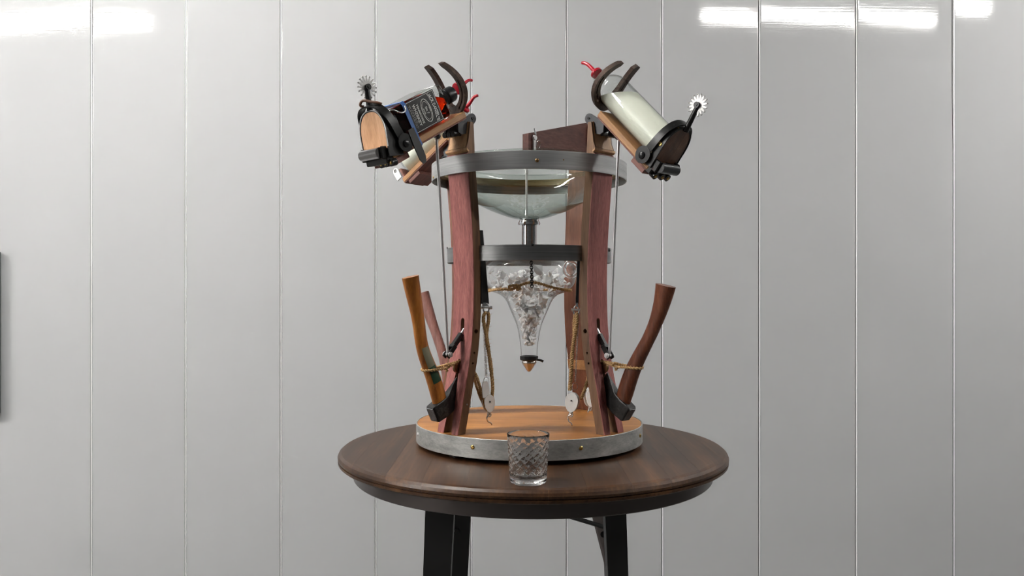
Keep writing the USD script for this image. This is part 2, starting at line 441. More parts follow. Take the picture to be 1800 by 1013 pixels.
xb = -897 / F * YW
cab = thing('wall_box', 'dark grey box on the wall at the left edge of the picture', 'electrical box', T(xb - .25, YW, H - .17))
part(cab, 'body', bx(-.25, .25, -.05, 0.0, -.335, .335, .006), 'cabinet_grey', smooth=False)
part(cab, 'door', bx(-.235, .235, -.058, -.049, -.32, .32, .003), 'cabinet_grey', smooth=False)

# ------------------------------------------------------------------ bar table
TX, TD, TZ = (935.5 - 900) / F * 1.975, 1.975, H - 0.367
tab = thing('bar_table', 'round dark walnut bar table on splayed black metal legs', 'table', T(TX, TD, 0))
top = lathe([(0, 0), (0, -.028), (.4515, -.028), (.4552, -.0252), (.4555, -.0205), (.4522, -.0195), (.4522, -.0185), (.4552, -.0172), (.456, -.0125), (.4533, -.0066), (.4475, -.002), (.438, 0)][::-1], 160).translate((0, 0, TZ))
edges = [-.47, -.385, -.30, -.222, -.135, -.06, .018, .092, .18, .262, .335, .41, .47]
for k in range(len(edges) - 1):
    s = top ^ bx(edges[k] + .0001, edges[k + 1] - .0001, -.5, .5, 0, 2)
    if not s.is_empty():
        part(tab, 'plank', s, 'table_wood', smooth=25, loc=lambda v: v[:, [1, 0, 2]])
part(tab, 'core', lathe([(0, -.0007), (.4370, -.0007), (.4465, -.0027), (.4525, -.0072), (.4550, -.0127), (.4543, -.0165), (.4515, -.0182), (.4515, -.0198), (.4545, -.0209), (.4545, -.0248), (.451, -.0273), (0, -.0273)][::-1], 128).translate((0, 0, TZ)), 'core_wood')
part(tab, 'apron', ring(.407, .4205, TZ - .064, TZ - .027, 160, .002), 'table_metal')
part(tab, 'top_plate', lathe([(0, TZ - .036), (.407, TZ - .036), (.407, TZ - .029), (0, TZ - .029)], 96), 'leg_metal')


def table_leg(w0, w1, az, rt, rb, sx, phi=0.0):
    """A splayed leg of folded plate: a tapered web facing out and a flange at its inner edge, turned by phi."""
    zt, z0 = TZ - .036, 0.0
    a, c, s_ = math.radians(az), math.cos(math.radians(phi)), math.sin(math.radians(phi))
    p1 = np.array([math.sin(a) * rt, -math.cos(a) * rt, zt])
    p0 = np.array([math.sin(a) * rb, -math.cos(a) * rb, z0])

    def slab(u0, u1, v0, v1, k0, k1):
        P = []
        for p, k in ((p1, k0), (p0, k1)):
            for u in (sx * u0 * k, sx * u1 * k):
                for v in (v0 * k, v1 * k):
                    P.append((p[0] + u * c - v * s_, p[1] + u * s_ + v * c, p[2]))
        return m3.Manifold.hull_points(np.array(P))
    return slab(-w0 / 2, w0 / 2, 0, .005, 1, w1 / w0) + slab(w0 / 2 - .005, w0 / 2, 0, .055, 1, w1 / w0)


for az, sx, w, rt, phi in ((-47, 1, .064, .276, 0), (37, -1, .046, .281, 0), (-140, 1, .082, .292, 20), (138, -1, .040, .312, 0)):
    leg = part(tab, 'leg', table_leg(w, w * .62, az, rt, rt + .06, sx, phi), 'leg_metal', smooth=20)
    a = math.radians(az)
    q = np.array([math.sin(a), -math.cos(a), 0])
    if az == 138:
        part(tab, 'brace', cyl(V(1066, 928, 2.10) - [TX, TD, 0], V(1000, 908, 1.98) - [TX, TD, 0], .0055, n=10), 'leg_metal')
        gp = [(1009, 786, 2.17), (1076, 786, 2.12), (1077, 1030, 2.12), (1072, 1030, 2.125)]
        gp = np.array([V(*p) - [TX, TD, 0] for p in gp])
        part(leg, 'gusset', m3.Manifold.hull_points(np.vstack([gp, gp + [.003, .003, 0]])), 'table_metal', smooth=False, label='tapered side plate')
    part(leg, 'bolt', cyl(q * (rt + .012) + [0, -.016, H - .642], q * (rt + .012) + [0, .012, H - .642], .0075, n=6) if az != 138 else cyl(V(1061, 940, 2.11) - [TX, TD, 0], V(1061, 940, 2.15) - [TX, TD, 0], .0080, n=20), 'black_iron')

# ------------------------------------------------------------------ dispenser frame
BZ0, BZ1, BR = H - .357, H - .314, .272
DO = np.array([X0, D, BZ0 - .010])
dev = thing('drink_dispenser', 'cocktail dispenser frame of wine stained barrel staves and steel hoops on a round base', 'drink dispenser', T(*DO))
dz = -DO[2]                                       # world z to frame z


def fz(m):
    return move(m, T(0, 0, dz))


for s in ((-.16, -.16), (.16, -.16), (-.16, .16), (.16, .16)):
    part(dev, 'foot', cyl((s[0], s[1], 0), (s[0], s[1], .0105), .022), 'black_plastic')
disc = lathe([(0, 0), (BR - .003, 0), (BR - .003, .042), (BR - .0045, .0428), (0, .0428)], 128)
be = [-.3, -.19, -.085, .022, .125, .21, .3]
for k in range(len(be) - 1):
    part(dev, 'base_plank', (disc ^ bx(-.4, .4, be[k] + .0001, be[k + 1] - .0001, -1, 1)).translate((0, 0, .010)), 'base_oak', smooth=25)
rim = part(dev, 'base_hoop', ring(BR - .0028, BR, .010, .0535, 160), 'galvanised', loc=lambda v: np.stack([np.arctan2(v[:, 0], -v[:, 1]) * BR, v[:, 0] * .2, v[:, 2]], 1))
for px, py in ((737, 762), (837, 785), (1008, 785), (1118, 762), (930, 700), (1060, 690)):
    k = (px - 930) / 199.0
    a = math.asin(np.clip(k * .985, -1, 1)) if py > 720 else math.pi - math.asin(np.clip(k, -1, 1))
    n = np.array([math.sin(a), -math.cos(a), 0])
    M = frame(np.cross([0, 0, 1], n), [0, 0, 1], n, n * BR + [0, 0, .034])
    part(rim, 'screw', screw(.0045), 'brass' if px > 800 else 'rod_steel', M)

# --- staves
PROFILE = [(-.314, .2600), (-.2873, .2545), (-.25, .2462), (-.2107, .2378), (-.1726, .2290), (-.1331, .2215), (-.0931, .2168), (-.0541, .2142), (.0151, .2127), (.078, .2140), (.1408, .2176), (.2032, .2228), (.2653, .2290), (.3124, .2328)]
zz = np.array([p[0] for p in PROFILE])
RO = CubicSpline(zz, np.array([p[1] for p in PROFILE]))
SW = .067


def stave(az, front=True):
    z = np.linspace(-.314, .304, 40)
    ro = RO(z)
    thick = .0235
    pad = lambda q: [(a, b) for a, b in q]
    M0 = AXB([1, 0, 0], [0, 0, 1], [0, -1, 0], [0, SW / 2, H + dz])      # (r, z) profile extruded along -t
    body = ext(pad(list(zip(ro - .0022, z)) + [(.2295, .304), (.2275, .3085), (.2335, .3115), (.2335, .316), (.228, .33), (.222, .374), (.2125, .374)] + list(zip(ro[::-1] - thick, z[::-1]))), SW, M0)
    skin = ext(pad(list(zip(ro, z)) + list(zip(ro[::-1] - .0022, z[::-1]))), SW, M0)
    zt = H + dz
    cut = []
    slot = [(-.004, -.165), (.004, -.165), (.0065, -.22), (.0125, -.30), (.0150, -.33), (-.0150, -.33), (-.0125, -.30), (-.0065, -.22)]
    cut.append(ext([(a, b) for a, b in slot], .2, AXB([0, 1, 0], [0, 0, 1], [1, 0, 0], [.12, 0, zt])))
    key = [(.0058 * math.cos(w), -.066 + .0058 * math.sin(w)) for w in np.linspace(0, math.pi, 12)] + [(-.0058, -.112), (.0058, -.112)]
    cut.append(ext(key, .2, AXB([0, 1, 0], [0, 0, 1], [1, 0, 0], [.12, 0, zt])))
    cut.append(cyl((.1, 0, zt - .158), (.35, 0, zt - .158), .0062, n=20))
    for dzz, rr in ((-.089, .0052), (-.137, .0026), (-.160, .0026)):
        rm = float(RO(dzz)) - .012
        cut.append(cyl((rm, SW / 2 - .014, zt + dzz), (rm, SW / 2 + .01, zt + dzz), rr, n=16))
        cut.append(cyl((rm, -SW / 2 - .01, zt + dzz), (rm, -SW / 2 + .014, zt + dzz), rr, n=16))
    for c in cut:
        body = body - c
        skin = skin - c
    M = radial(az, (0, 0, 0))
    p = part(dev, 'stave', body, 'stave_oak', M, smooth=25, loc=lambda v: v + [0, 0, az])
    part(p, 'stained_face', skin, 'stave_stain', None, smooth=25, label='wine stained outer face', loc=lambda v: v + [0, 0, az])
    # chime end above the croze and a rough torn ridge
    end = ext([(.2345, .3155), (.2345, .3105), (.2290, .3065), (.2275, .3095)], SW * 1.08, AXB([1, 0, 0], [0, 0, 1], [0, -1, 0], [0, SW * .54, zt]))
    part(p, 'croze_ridge', end, 'fresh_oak')
    cap = ext([(.2340, .3165), (.2285, .331), (.2225, .375), (.2215, .375), (.2275, .330), (.2328, .3165)], SW * .86, AXB([1, 0, 0], [0, 0, 1], [0, -1, 0], [0, SW * .43, zt]))
    part(p, 'stave_end', cap, 'fresh_oak', label='bare pale oak end')
    return p


AZ = {'fl': -45, 'fr': 45, 'br': 140, 'bl': -125}
ST = {}
for k, az in AZ.items():
    ST[k] = stave(az)
# lining of the back stave's inner side seen between the front ones
for k in ('br', 'bl'):
    z = np.linspace(-.3138, .30, 30)
    ri = RO(z) - .0235
    ins = ext(list(zip(ri, z)) + list(zip(ri[::-1] - .0012, z[::-1])), SW * .995, AXB([1, 0, 0], [0, 0, 1], [0, -1, 0], [0, SW * .4975, H + dz]))
    part(ST[k], 'inner_face', ins, 'stave_inside', label='reddish inner face')
    for z0, z1 in ((-.205, -.180),):
        blk = ext([(float(RO(z0)) - .0235, z0), (float(RO(z1)) - .0235, z1), (float(RO(z1)) - .029, z1), (float(RO(z0)) - .029, z0)], SW * .98, AXB([1, 0, 0], [0, 0, 1], [0, -1, 0], [0, SW * .49, H + dz]))
        part(ST[k], 'batten', blk, 'cradle_oak', label='pale cross batten')

# --- hoops
cylloc = lambda R: (lambda v: np.stack([np.arctan2(v[:, 0], -v[:, 1]) * R * .12, v[:, 0] * 0.1, v[:, 2]], 1))
uh = part(dev, 'upper_hoop', fz(ring(.2330, .2352, H + .2617, H + .302, 160)), 'hoop_steel', loc=cylloc(.235))
part(dev, 'hoop_lining', fz(ring(.2085, .2328, H + .282, H + .298, 128)), 'lining_wood', label='pale plywood ring inside the upper hoop')
mh = part(dev, 'middle_hoop', fz(ring(.1955, .1977, H + .067, H + .102, 160)), 'hoop_dark', loc=cylloc(.1977))


def rim_screw(parent, R, px, py, d, mat, r=.0042):
    x = (px - 900) / F * d - X0
    a = math.asin(np.clip(x / R, -1, 1))
    n = np.array([math.sin(a), -math.cos(a), 0])
    z = H + (YH - py) / F * (D - R * math.cos(a))
    part(parent, 'screw', screw(r), mat, frame(np.cross([0, 0, 1], n), [0, 0, 1], n, n * R + [0, 0, z + dz]))


rim_screw(uh, .2352, 944, 282, 1.77, 'bronze')
rim_screw(uh, .2352, 991, 281, 1.77, 'bronze', .0015)
rim_screw(uh, .2352, 760, 312, 1.9, 'brass', .003)
rim_screw(mh, .1977, 936, 430.5, 1.8, 'black_iron', .003)
rim_screw(mh, .1977, 783, 436, 1.95, 'black_iron', .003)
rim_screw(mh, .1977, 1069, 440, 1.95, 'black_iron', .004)

# --- spout tube under the bowl
z0 = H + dz
prof = [(.0, .1), (.0, .168), (.0255, .168), (.0262, .172), (.0255, .1755), (.0235, .1765), (.0235, .180), (.0, .180)]
fl = lathe([(.012, .160), (.0262, .160), (.0272, .164), (.0262, .168), (.0245, .169), (.0240, .173), (.012, .173)], 64)
part(dev, 'flange', move(fl, T(0, 0, z0)), 'chrome')
th = [(.0125, .160)] + [(r, .160 - k * .0016 - o) for k in range(44) for r, o in ((.0176, 0), (.0186, .0008))] + [(.0125, .160 - 44 * .0016)]
part(dev, 'threaded_tube', move(lathe(th, 48), T(0, 0, z0)), 'chrome', smooth=25)

# --- stopper rod and lever
rodx = V(925.5, 300, D)[0] - X0
part(dev, 'stopper_rod', join(cyl((rodx, 0, z0 + .172), (rodx, 0, z0 + .345), .0026, n=14), cyl((rodx, 0, z0 + .284), (rodx, 0, z0 + .293), .0045, n=14), cyl((rodx, 0, z0 + .172), (rodx, 0, z0 + .176), .011, n=20), cyl((rodx, 0, z0 + .345), (rodx, 0, z0 + .362), .0038, n=14)), 'rod_steel')
lev = part(dev, 'lever_beam', ext([(-.036, .335), (.215, .352), (.245, .36), (.245, .4475), (-.036, .3745)], .018, AXB([1, 0, 0], [0, 0, 1], [0, -1, 0], [0, .009 - .018, z0])), 'lever_wood', radial(140, (0, 0, 0)), loc=lambda v: v)
part(lev, 'clamp_block', bx(.214, .248, -.046, -.0275, z0 + .385, z0 + .435, .002), 'cradle_oak')
part(lev, 'bracket', join(bx(-.022, -.012, -.032, -.027, z0 + .336, z0 + .372, .001), cyl((-.017, -.034, z0 + .366), (-.017, -.022, z0 + .366), .006, n=12)), 'rod_steel')
part(lev, 'ring_clip', tube(np.array([(-.006 + .0055 * math.cos(w) * (1 + .25 * math.sin(w)), -.034, z0 + .351 + .0095 * math.sin(w)) for w in np.linspace(0, 2 * np.pi, 24, endpoint=False)]), .0011, 6, True), 'chrome')
part(lev, 'tie_pin', cyl((-.017, -.034, z0 + .372), (-.017, -.030, z0 + .388), .0022, n=10), 'chrome')

# --- push rods and rocker links of the two front arms (in each stave's radial plane)
for k in ('fl', 'fr'):
    M = radial(AZ[k], (0, 0, z0))
    r_up, z_up = (.2905, .333) if k == 'fl' else (.2720, .334)
    q = (.2588, -.1395) if k == 'fl' else (.2460, -.1425)
    a = (.2125, -.0895)
    side = 1 if k == 'fl' else -1
    pr_ = part(dev, 'push_rod', cyl((r_up, 0, z_up), (q[0], 0, q[1]), .0032, n=14), 'rod_steel', M)
    part(pr_, 'ball_joint', join(m3.Manifold.sphere(.0068, 20).translate((r_up, .004 * side, z_up + .004)), cyl((r_up, -.004, z_up + .004), (r_up, .009, z_up + .004), .0045, n=12)), 'grey_iron')
    d = np.array([q[0] - a[0], 0, q[1] - a[1]])
    L = np.linalg.norm(d)
    d /= L
    nn = np.array([-d[2], 0, d[0]])
    A = frame(d, [0, 1, 0], np.cross(d, [0, 1, 0]), [a[0], 0, a[1]]) @ M
    A = frame(d, [0, 1, 0], np.cross(d, [0, 1, 0]), [a[0], 0, a[1]])
    body = bx(.008, L - .020, -.006, .006, -.0055, .0055, .0015) + bx(L - .024, L + .008, .0045, .0085, -.0055, .0055, .0012) + bx(L - .024, L + .008, -.0085, -.0045, -.0055, .0055, .0012) + bx(L - .026, L - .018, -.0085, .0085, -.0055, .0055, .001)
    lk = part(dev, 'rocker_link', move(move(body, A), M), 'black_iron', smooth=25)
    part(lk, 'link_eye', move(move(join(cyl((-.004, 0, 0), (.014, 0, 0), .0046, n=16), m3.Manifold.sphere(.0052, 20).translate((-.004, 0, 0))), A), M), 'chrome', label='silver rod end')
    part(lk, 'pin', move(move(join(cyl((L, -.0125, 0), (L, .0125, 0), .0036, n=14), cyl((L, -.0105, 0), (L, -.0085, 0), .0062, n=14), cyl((L, .0085, 0), (L, .0105, 0), .0062, n=14)), A), M), 'rod_steel')
    # edge-on steel sheave in the slot
    wsh = part(dev, 'slot_washer', move(join(cyl((.2290, -.0030, -.170), (.2290, .0030, -.170), .0130, n=28)), M), 'bronze')
    part(dev, 'stave_pin', move(cyl((float(RO(-.245)) - .012, SW / 2 - .002, -.249), (float(RO(-.245)) - .012, SW / 2 + .0018, -.249), .0022, n=12), M), 'chrome')

# --- hinges on the stave tops
for k in ('fl', 'fr', 'bl'):
    M = radial(AZ[k], (0, 0, z0))
    lug = [(.195 + .011 * math.cos(w), .388 + .011 * math.sin(w)) for w in np.linspace(math.pi * .25, math.pi * 1.15, 12)] + [(.194, .372), (.212, .352), (.226, .348), (.236, .352), (.238, .372)]
    lug = [(a + .012, b - .003) for a, b in lug]
    A = AXB([1, 0, 0], [0, 0, 1], [0, -1, 0], [0, 0, 0])
    hole = [(.207 + .003 * math.cos(w), .385 + .003 * math.sin(w)) for w in np.linspace(0, 2 * math.pi, 14, endpoint=False)][::-1]
    plates = ext(lug, .006, A, [hole]).translate((0, -.018, 0)) + ext(lug, .006, A, [hole]).translate((0, .024, 0))
    hb = part(dev, 'hinge', move(plates, M), 'grey_iron', label='dark cast hinge')
    part(hb, 'hinge_block', move(bx(.214, .246, -.0195, .0195, .349, .372, .003), M), 'black_iron')
    part(hb, 'hinge_pin', move(cyl((.207, -.026, .385), (.207, .026, .385), .0029, n=12), M), 'black_iron')
    for t in (-.013, .001, .015):
        b_ = part(hb, 'bolt', move(cyl((.236, t, .349), (.258, t, .345), .0062, n=18), M), 'black_plastic')

# ------------------------------------------------------------------ bowl, flask, ice
bprof = [(.013, .1735), (.024, .1745), (.036, .176), (.060, .183), (.084, .1915), (.110, .203), (.135, .2165), (.158, .233), (.177, .251), (.192, .270), (.201, .288), (.2065, .303), (.2075, .309)]
s = np.linspace(0, 1, 44)
bp = spline(np.array(bprof), 44)
bowl = solo('glass_bowl', turn(bp, 128), 'bowl_glass', 'wide green tinted glass bowl set in the upper hoop', 'bowl', T(X0, D, H), smooth=True)
part(bowl, 'rim', turn([(.2075, .309), (.2065, .3108), (.2045, .3112), (.2028, .3102), (.2024, .3080)], 128), 'bowl_glass', smooth=True)

fprof = np.array([(.030, .0885), (.060, .0875), (.088, .081), (.106, .066), (.1135, .046), (.1130, .028), (.107, .012), (.094, .0005), (.078, -.006), (.064, -.0135), (.054, -.027), (.0445, -.049), (.037, -.066), (.0305, -.083), (.0255, -.104), (.0225, -.123), (.0208, -.139), (.0203, -.157)])
fp = spline(fprof, 70)
flask = solo('glass_funnel', turn(fp[::-1], 96), 'flask_glass', 'upside down round glass flask full of crushed ice below the middle hoop', 'glass flask', T(X0, D, H), smooth=True)
part(flask, 'collar', ring(.0165, .0222, -.1665, -.157, 40, .001), 'black_plastic')
tap = part(flask, 'tap', lathe([(0, -.195), (.003, -.195), (.0055, -.1925), (.0160, -.1765), (.0178, -.1745), (.0178, -.1715), (.0150, -.1655), (0, -.1655)][::1], 10), 'tap_brass', smooth=15)
part(tap, 'tap_lever', join(tube(spline([(.012, -.006, -.165), (.020, -.008, -.166), (.029, -.009, -.1675), (.034, -.009, -.170)], 16), np.linspace(.0022, .0030, 16), 10), ring(.0150, .0205, -.1675, -.1645, 32, .0006)), 'black_plastic')
hd = [(.098 + .016 * math.cos(w), -.055, .052 + .018 * math.sin(w)) for w in np.linspace(0, 2 * np.pi, 36, endpoint=False)]
part(flask, 'ear_handle', tube(np.array(hd), .0048, 12, True), 'tumbler_glass', smooth=True)

ice = []
g = np.random.default_rng(11)
zs_, rs_ = fp[::-1, 1], fp[::-1, 0]
for k in range(360):
    z = g.uniform(-.126, .045) if k > 70 else g.uniform(-.012, .054)
    z = g.uniform(-.128, -.03) if k > 260 else z
    R = float(np.interp(z, zs_, rs_)) - .0055
    size = float(np.clip(g.lognormal(-4.15, .34), .0075, .023))
    size = min(size, R * .75)
    rr = math.sqrt(g.uniform(0.08, 1)) * max(0.0, R - size * .38)
    a = g.uniform(0, 6.283)
    P = g.normal(size=(11, 3))
    P /= np.linalg.norm(P, axis=1, keepdims=True)
    P *= size * g.uniform(.55, .8, (11, 1)) * np.array([1, g.uniform(.5, 1), g.uniform(.35, .8)])
    Rm = trimesh.transformations.random_rotation_matrix(g.uniform(size=3))[:3, :3]
    P = P @ Rm + [rr * math.cos(a), rr * math.sin(a), z]
    rad = np.hypot(P[:, 0], P[:, 1])
    lim = np.interp(P[:, 2], zs_, rs_) - .0045
    P[:, :2] *= np.minimum(1, lim / np.maximum(rad, 1e-6))[:, None]
    ice.append(m3.Manifold.hull_points(P))
solo('crushed_ice', join(*ice), 'ice', 'heap of clear crushed ice filling the glass flask', 'ice', T(X0, D, H), smooth=False, kind='stuff')

# chain and twine on the flask
links = []
c0, c1 = V(934, 458, 1.815), V(935, 503, 1.875)
for k in range(12):
    c = c0 + (c1 - c0) * k / 11
    w = np.linspace(0, 2 * np.pi, 14, endpoint=False)
    ax = np.array([1, 0, 0]) if k % 2 else np.array([.35, .94, 0])
    links.append(tube(c + np.cos(w)[:, None] * ax * .0032 + np.sin(w)[:, None] * np.array([0, .2, 1]) * .0042, .0011, 6, True))
chain = thing('chain', 'short black chain hanging from the middle hoop in front of the ice', 'chain', T(*c1))
for l in links:
    part(chain, 'chain_link', move(l, T(*-c1)), 'black_iron', smooth=True)
tw = []
zof = lambda w: .0045 - .0035 * math.cos(w * 2) + (.012 * math.exp(-((w - 1.5 * math.pi - .03) / .35) ** 2)) - .004 * math.exp(-((w - 1.38 * math.pi) / .22) ** 2)
for w in np.linspace(math.pi * .98, math.pi * 2.02, 60):
    z = zof(w)
    R = float(np.interp(z, zs_, rs_)) + .0035
    tw.append((R * math.cos(w), R * math.sin(w), z))
backs = []
for w in np.linspace(math.pi * .02, math.pi * .98, 40):
    z = .003
    R = float(np.interp(z, zs_, rs_)) + .0035
    backs.append((R * math.cos(w), R * math.sin(w), z))
twine = thing('twine', 'jute twine knotted around the ice flask', 'twine', T(X0, D, H))
part(twine, 'loop', join(rope(tw, .0034, .014, 2, fuzz=.004), rope(backs, .0034, .014, 2)), 'jute', smooth=True)
kn = pts_to([0, 0, 0], T(0, 0, 0))
w = 1.40 * math.pi
R = float(np.interp(zof(w), zs_, rs_)) + .005
kc = np.array([R * math.cos(w), R * math.sin(w), zof(w)])
part(twine, 'knot', join(*[rope([kc + [.004 + .003 * j, -.004 * math.sin(j), -.005], kc + [.006, -.008, .004 * j - .003], kc + [-.004 - .002 * j, -.007, .004], kc + [-.014, .003, -.002 + .003 * j]], .0030, .012, 2) for j in range(3)]), 'jute', smooth=True)

# ------------------------------------------------------------------ bottle cradles
def outline(w, h, r_top=1.0, n=22, inset=0.0):
    """D shape: flat foot, straight sides, round top; (t, n) coordinates."""
    a = w / 2 - inset
    hh = h - inset
    q = [(-a * .97, inset), (a * .97, inset)]
    s = hh * .48
    for k in range(n + 1):
        th = math.pi * k / n
        q.append((a * math.copysign(abs(math.cos(th)) ** .82, math.cos(th)), s + (hh - s) * abs(math.sin(th)) ** .92))
    return q


def horseshoe(width, height, web, thick):
    out, inn = [], []
    th = np.linspace(-math.pi * .5 - 2.34, -math.pi * .5 + 2.34, 41)
    a, b = width / 2, height * .50
    for w in th:
        k = 1.0
        out.append((a * math.cos(w) * k, b + b * math.sin(w) if math.sin(w) < 0 else b + (height - b) * math.sin(w) / math.sin(th[-1])))
    out = np.array(out)
    d = np.gradient(out, axis=0)
    d /= np.linalg.norm(d, axis=1, keepdims=True)
    wd = web * (1 - .28 * np.abs(np.linspace(-1, 1, 41)) ** 2)
    inn = out + np.stack([-d[:, 1], d[:, 0]], 1) * wd[:, None]
    tipR = [(out[-1] + inn[-1]) / 2 + d[-1] * wd[-1] * .45]
    tipL = [(out[0] + inn[0]) / 2 - d[0] * wd[0] * .45]
    poly = np.vstack([out, tipR, inn[::-1], tipL])
    body = ext(poly, thick, AXB([0, 1, 0], [0, 0, 1], [1, 0, 0]))
    mid = out + (inn - out) * .42
    groove = []
    for rng_ in (range(5, 16), range(25, 36)):
        idx = list(rng_)
        g0 = out[idx] + (inn[idx] - out[idx]) * .34
        g1 = out[idx] + (inn[idx] - out[idx]) * .56
        body = body - ext(np.vstack([g0, g1[::-1]]), .003, AXB([0, 1, 0], [0, 0, 1], [1, 0, 0], [-.0005, 0, 0])) - ext(np.vstack([g0, g1[::-1]]), .003, AXB([0, 1, 0], [0, 0, 1], [1, 0, 0], [thick - .0025, 0, 0]))
        for i in idx[1::3]:
            c = mid[i] + (inn[i] - out[i]) * .03
            body = body - bx(-.01, thick + .01, c[0] - .0018, c[0] + .0018, c[1] - .0026, c[1] + .0026)
    return body


def rowel(R, n=16):
    m = [cyl((0, -.0008, 0), (0, .0008, 0), R * .36, n=24)]
    for k in range(n):
        w = 2 * math.pi * k / n
        d = np.array([math.cos(w), 0, math.sin(w)])
        e = np.array([-math.sin(w), 0, math.cos(w)])
        pts = []
        for rr, hw in ((R * .30, .0022), (R * .66, .0024), (R * .93, .0010)):
            for sgn in (-1, 1):
                for y in (-.0007, .0007):
                    pts.append(d * rr + e * hw * sgn + [0, y, 0])
        m.append(m3.Manifold.hull_points(np.array(pts)))
        m.append(m3.Manifold.sphere(.0019, 10).translate(tuple(d * R * .97)))
    return join(*m)


def cradle(label, az, O, beta, L, up, tilt, near, panel, spec):
    """near = sign of the t side that faces the camera; up = u of the end panel's foot."""
    M = cradle_frame(az, O, beta)
    c = thing('bottle_cradle', label, 'bottle cradle', M)
    W = .075
    bd = part(c, 'board', bx(0, L, -W / 2, W / 2, -.0135, 0, .0012), 'cradle_oak', smooth=False)
    part(bd, 'underside', bx(.002, L - .001, -W / 2 + .0008, W / 2 - .0008, -.0165, -.0134, .0006), 'cradle_stain', smooth=False, label='wine stained underside')
    part(c, 'end_block', bx(up - .052, up - .010, -W / 2 + .002, W / 2 - .002, -.0275, -.0163, .001), 'cradle_stain', smooth=False)
    if spec.get('plain'):
        part(c, 'end_stop', bx(up - .006, up, -W / 2 + .002, W / 2 - .002, -.0005, .028, .001), panel, smooth=False)
        return c, M
    # frame of the end panel: x' = outward normal, foot at u = up
    a = math.radians(tilt)
    P = frame([math.cos(a), 0, math.sin(a)], [0, 1, 0], [-math.sin(a), 0, math.cos(a)], [up, 0, -.004])
    pw, ph = spec.get('w', .082), spec.get('h', .098)
    o0 = outline(pw, ph)
    o1 = outline(pw, ph, inset=.0035)
    A = AXB([0, 1, 0], [0, 0, 1], [1, 0, 0])
    pn = part(c, 'end_panel', ext(o1, .012, A).translate((-.012, 0, 0)) ^ bx(-1, 1, -1, 1, .017, 1), panel, P, smooth=25)
    rb = ext(o0, spec['depth'], A, [outline(pw, ph, inset=.0034)[::-1]]).translate((-spec['depth'], 0, 0))
    rbp = part(c, 'rim_band', rb, 'black_leather', P, smooth=30, label='black band around the end panel')
    part(rbp, 'steel_edge', (ext(outline(pw, ph, inset=-.0006), .0016, A, [outline(pw, ph, inset=.0014)[::-1]]) ^ bx(-1, 1, -1, 1, .02, 1)).translate((-.0004, 0, 0)), spec.get('edge', 'rod_steel'))
    for (t, n_) in spec['studs']:
        part(rbp, 'stud', join(ring(.0016, .0042, 0, .0016, 20, .0005)), 'brass', frame([1, 0, 0], [0, 0, 1 if near > 0 else -1], [0, near, 0], [-spec['depth'] * .45, near * t, n_]))
    # roller and its bracket under the panel
    part(c, 'roller', cyl((.0135, -.030, .0095), (.0135, .030, .0095), .0112, n=28), spec['roller'], P)
    br = bx(-.012, .014, -.036, -.031, -.004, .022, .002) + bx(-.012, .014, .031, .036, -.004, .022, .002) + bx(-.014, .004, -.036, .036, -.014, .0, .002)
    bk = part(c, 'roller_bracket', br, 'black_iron', P, smooth=25)
    for t in spec.get('lobes', (-.024, -.004, .020)):
        lb = part(bk, 'knuckle', cyl((-.002 + spec.get('lx', 0), near * t, -.012), (.010 + spec.get('lx', 0), near * t, -.013), .0078, n=20), 'black_plastic')
        part(bk, 'screw', screw(.0036), 'brass', frame([0, near, 0], [0, 0, near], [1, 0, 0], [.0098 + spec.get('lx', 0), near * t, -.013]))
    # heel band: a strap in a leaning plane over the bottle with round eyes at its ends, then shank and rowel
    ub, ut = spec['band']
    sgn_path = []
    o2 = outline(pw + .007, ph + .003)[2:]
    for t, n_ in o2:
        f = (n_ / ph)
        sgn_path.append((ub + (ut - ub) * f ** 1.2, t, n_ - .004))
    sgn_path = np.array([(ub - .004, (pw + .007) / 2, -.004 + .012)] + sgn_path[2:-2] + [(ub - .004, -(pw + .007) / 2, -.004 + .012)])
    p = spline(sgn_path, 40)
    tt_ = np.gradient(p, axis=0)
    tt_ /= np.linalg.norm(tt_, axis=1, keepdims=True)
    wid = np.array([1.0, 0, 0])
    rad_ = p * [0, 1, 1] - [0, 0, .035]
    rad_ /= np.linalg.norm(rad_, axis=1, keepdims=True)
    wv = np.cross(tt_, rad_)
    half = spec.get('half', .0095)
    ringv = np.stack([p - wv * half, p - wv * half + rad_ * .0028, p + wv * half + rad_ * .0028, p + wv * half], 1)
    nn_ = len(p)
    vv = ringv.reshape(-1, 3)
    i, j = np.meshgrid(np.arange(nn_ - 1), np.arange(4), indexing='ij')
    q = np.stack([i * 4 + j, (i + 1) * 4 + j, (i + 1) * 4 + (j + 1) % 4, i * 4 + (j + 1) % 4], -1).reshape(-1, 4)
    q = np.vstack([q, [[0, 1, 2, 3]], [[(nn_ - 1) * 4 + 3, (nn_ - 1) * 4 + 2, (nn_ - 1) * 4 + 1, (nn_ - 1) * 4]]])
    band = trimesh.Trimesh(vv, np.vstack([q[:, [0, 1, 2]], q[:, [0, 2, 3]]]), process=False)
    trimesh.repair.fix_normals(band)
    hb = part(c, 'heel_band', band, 'black_iron', smooth=40)
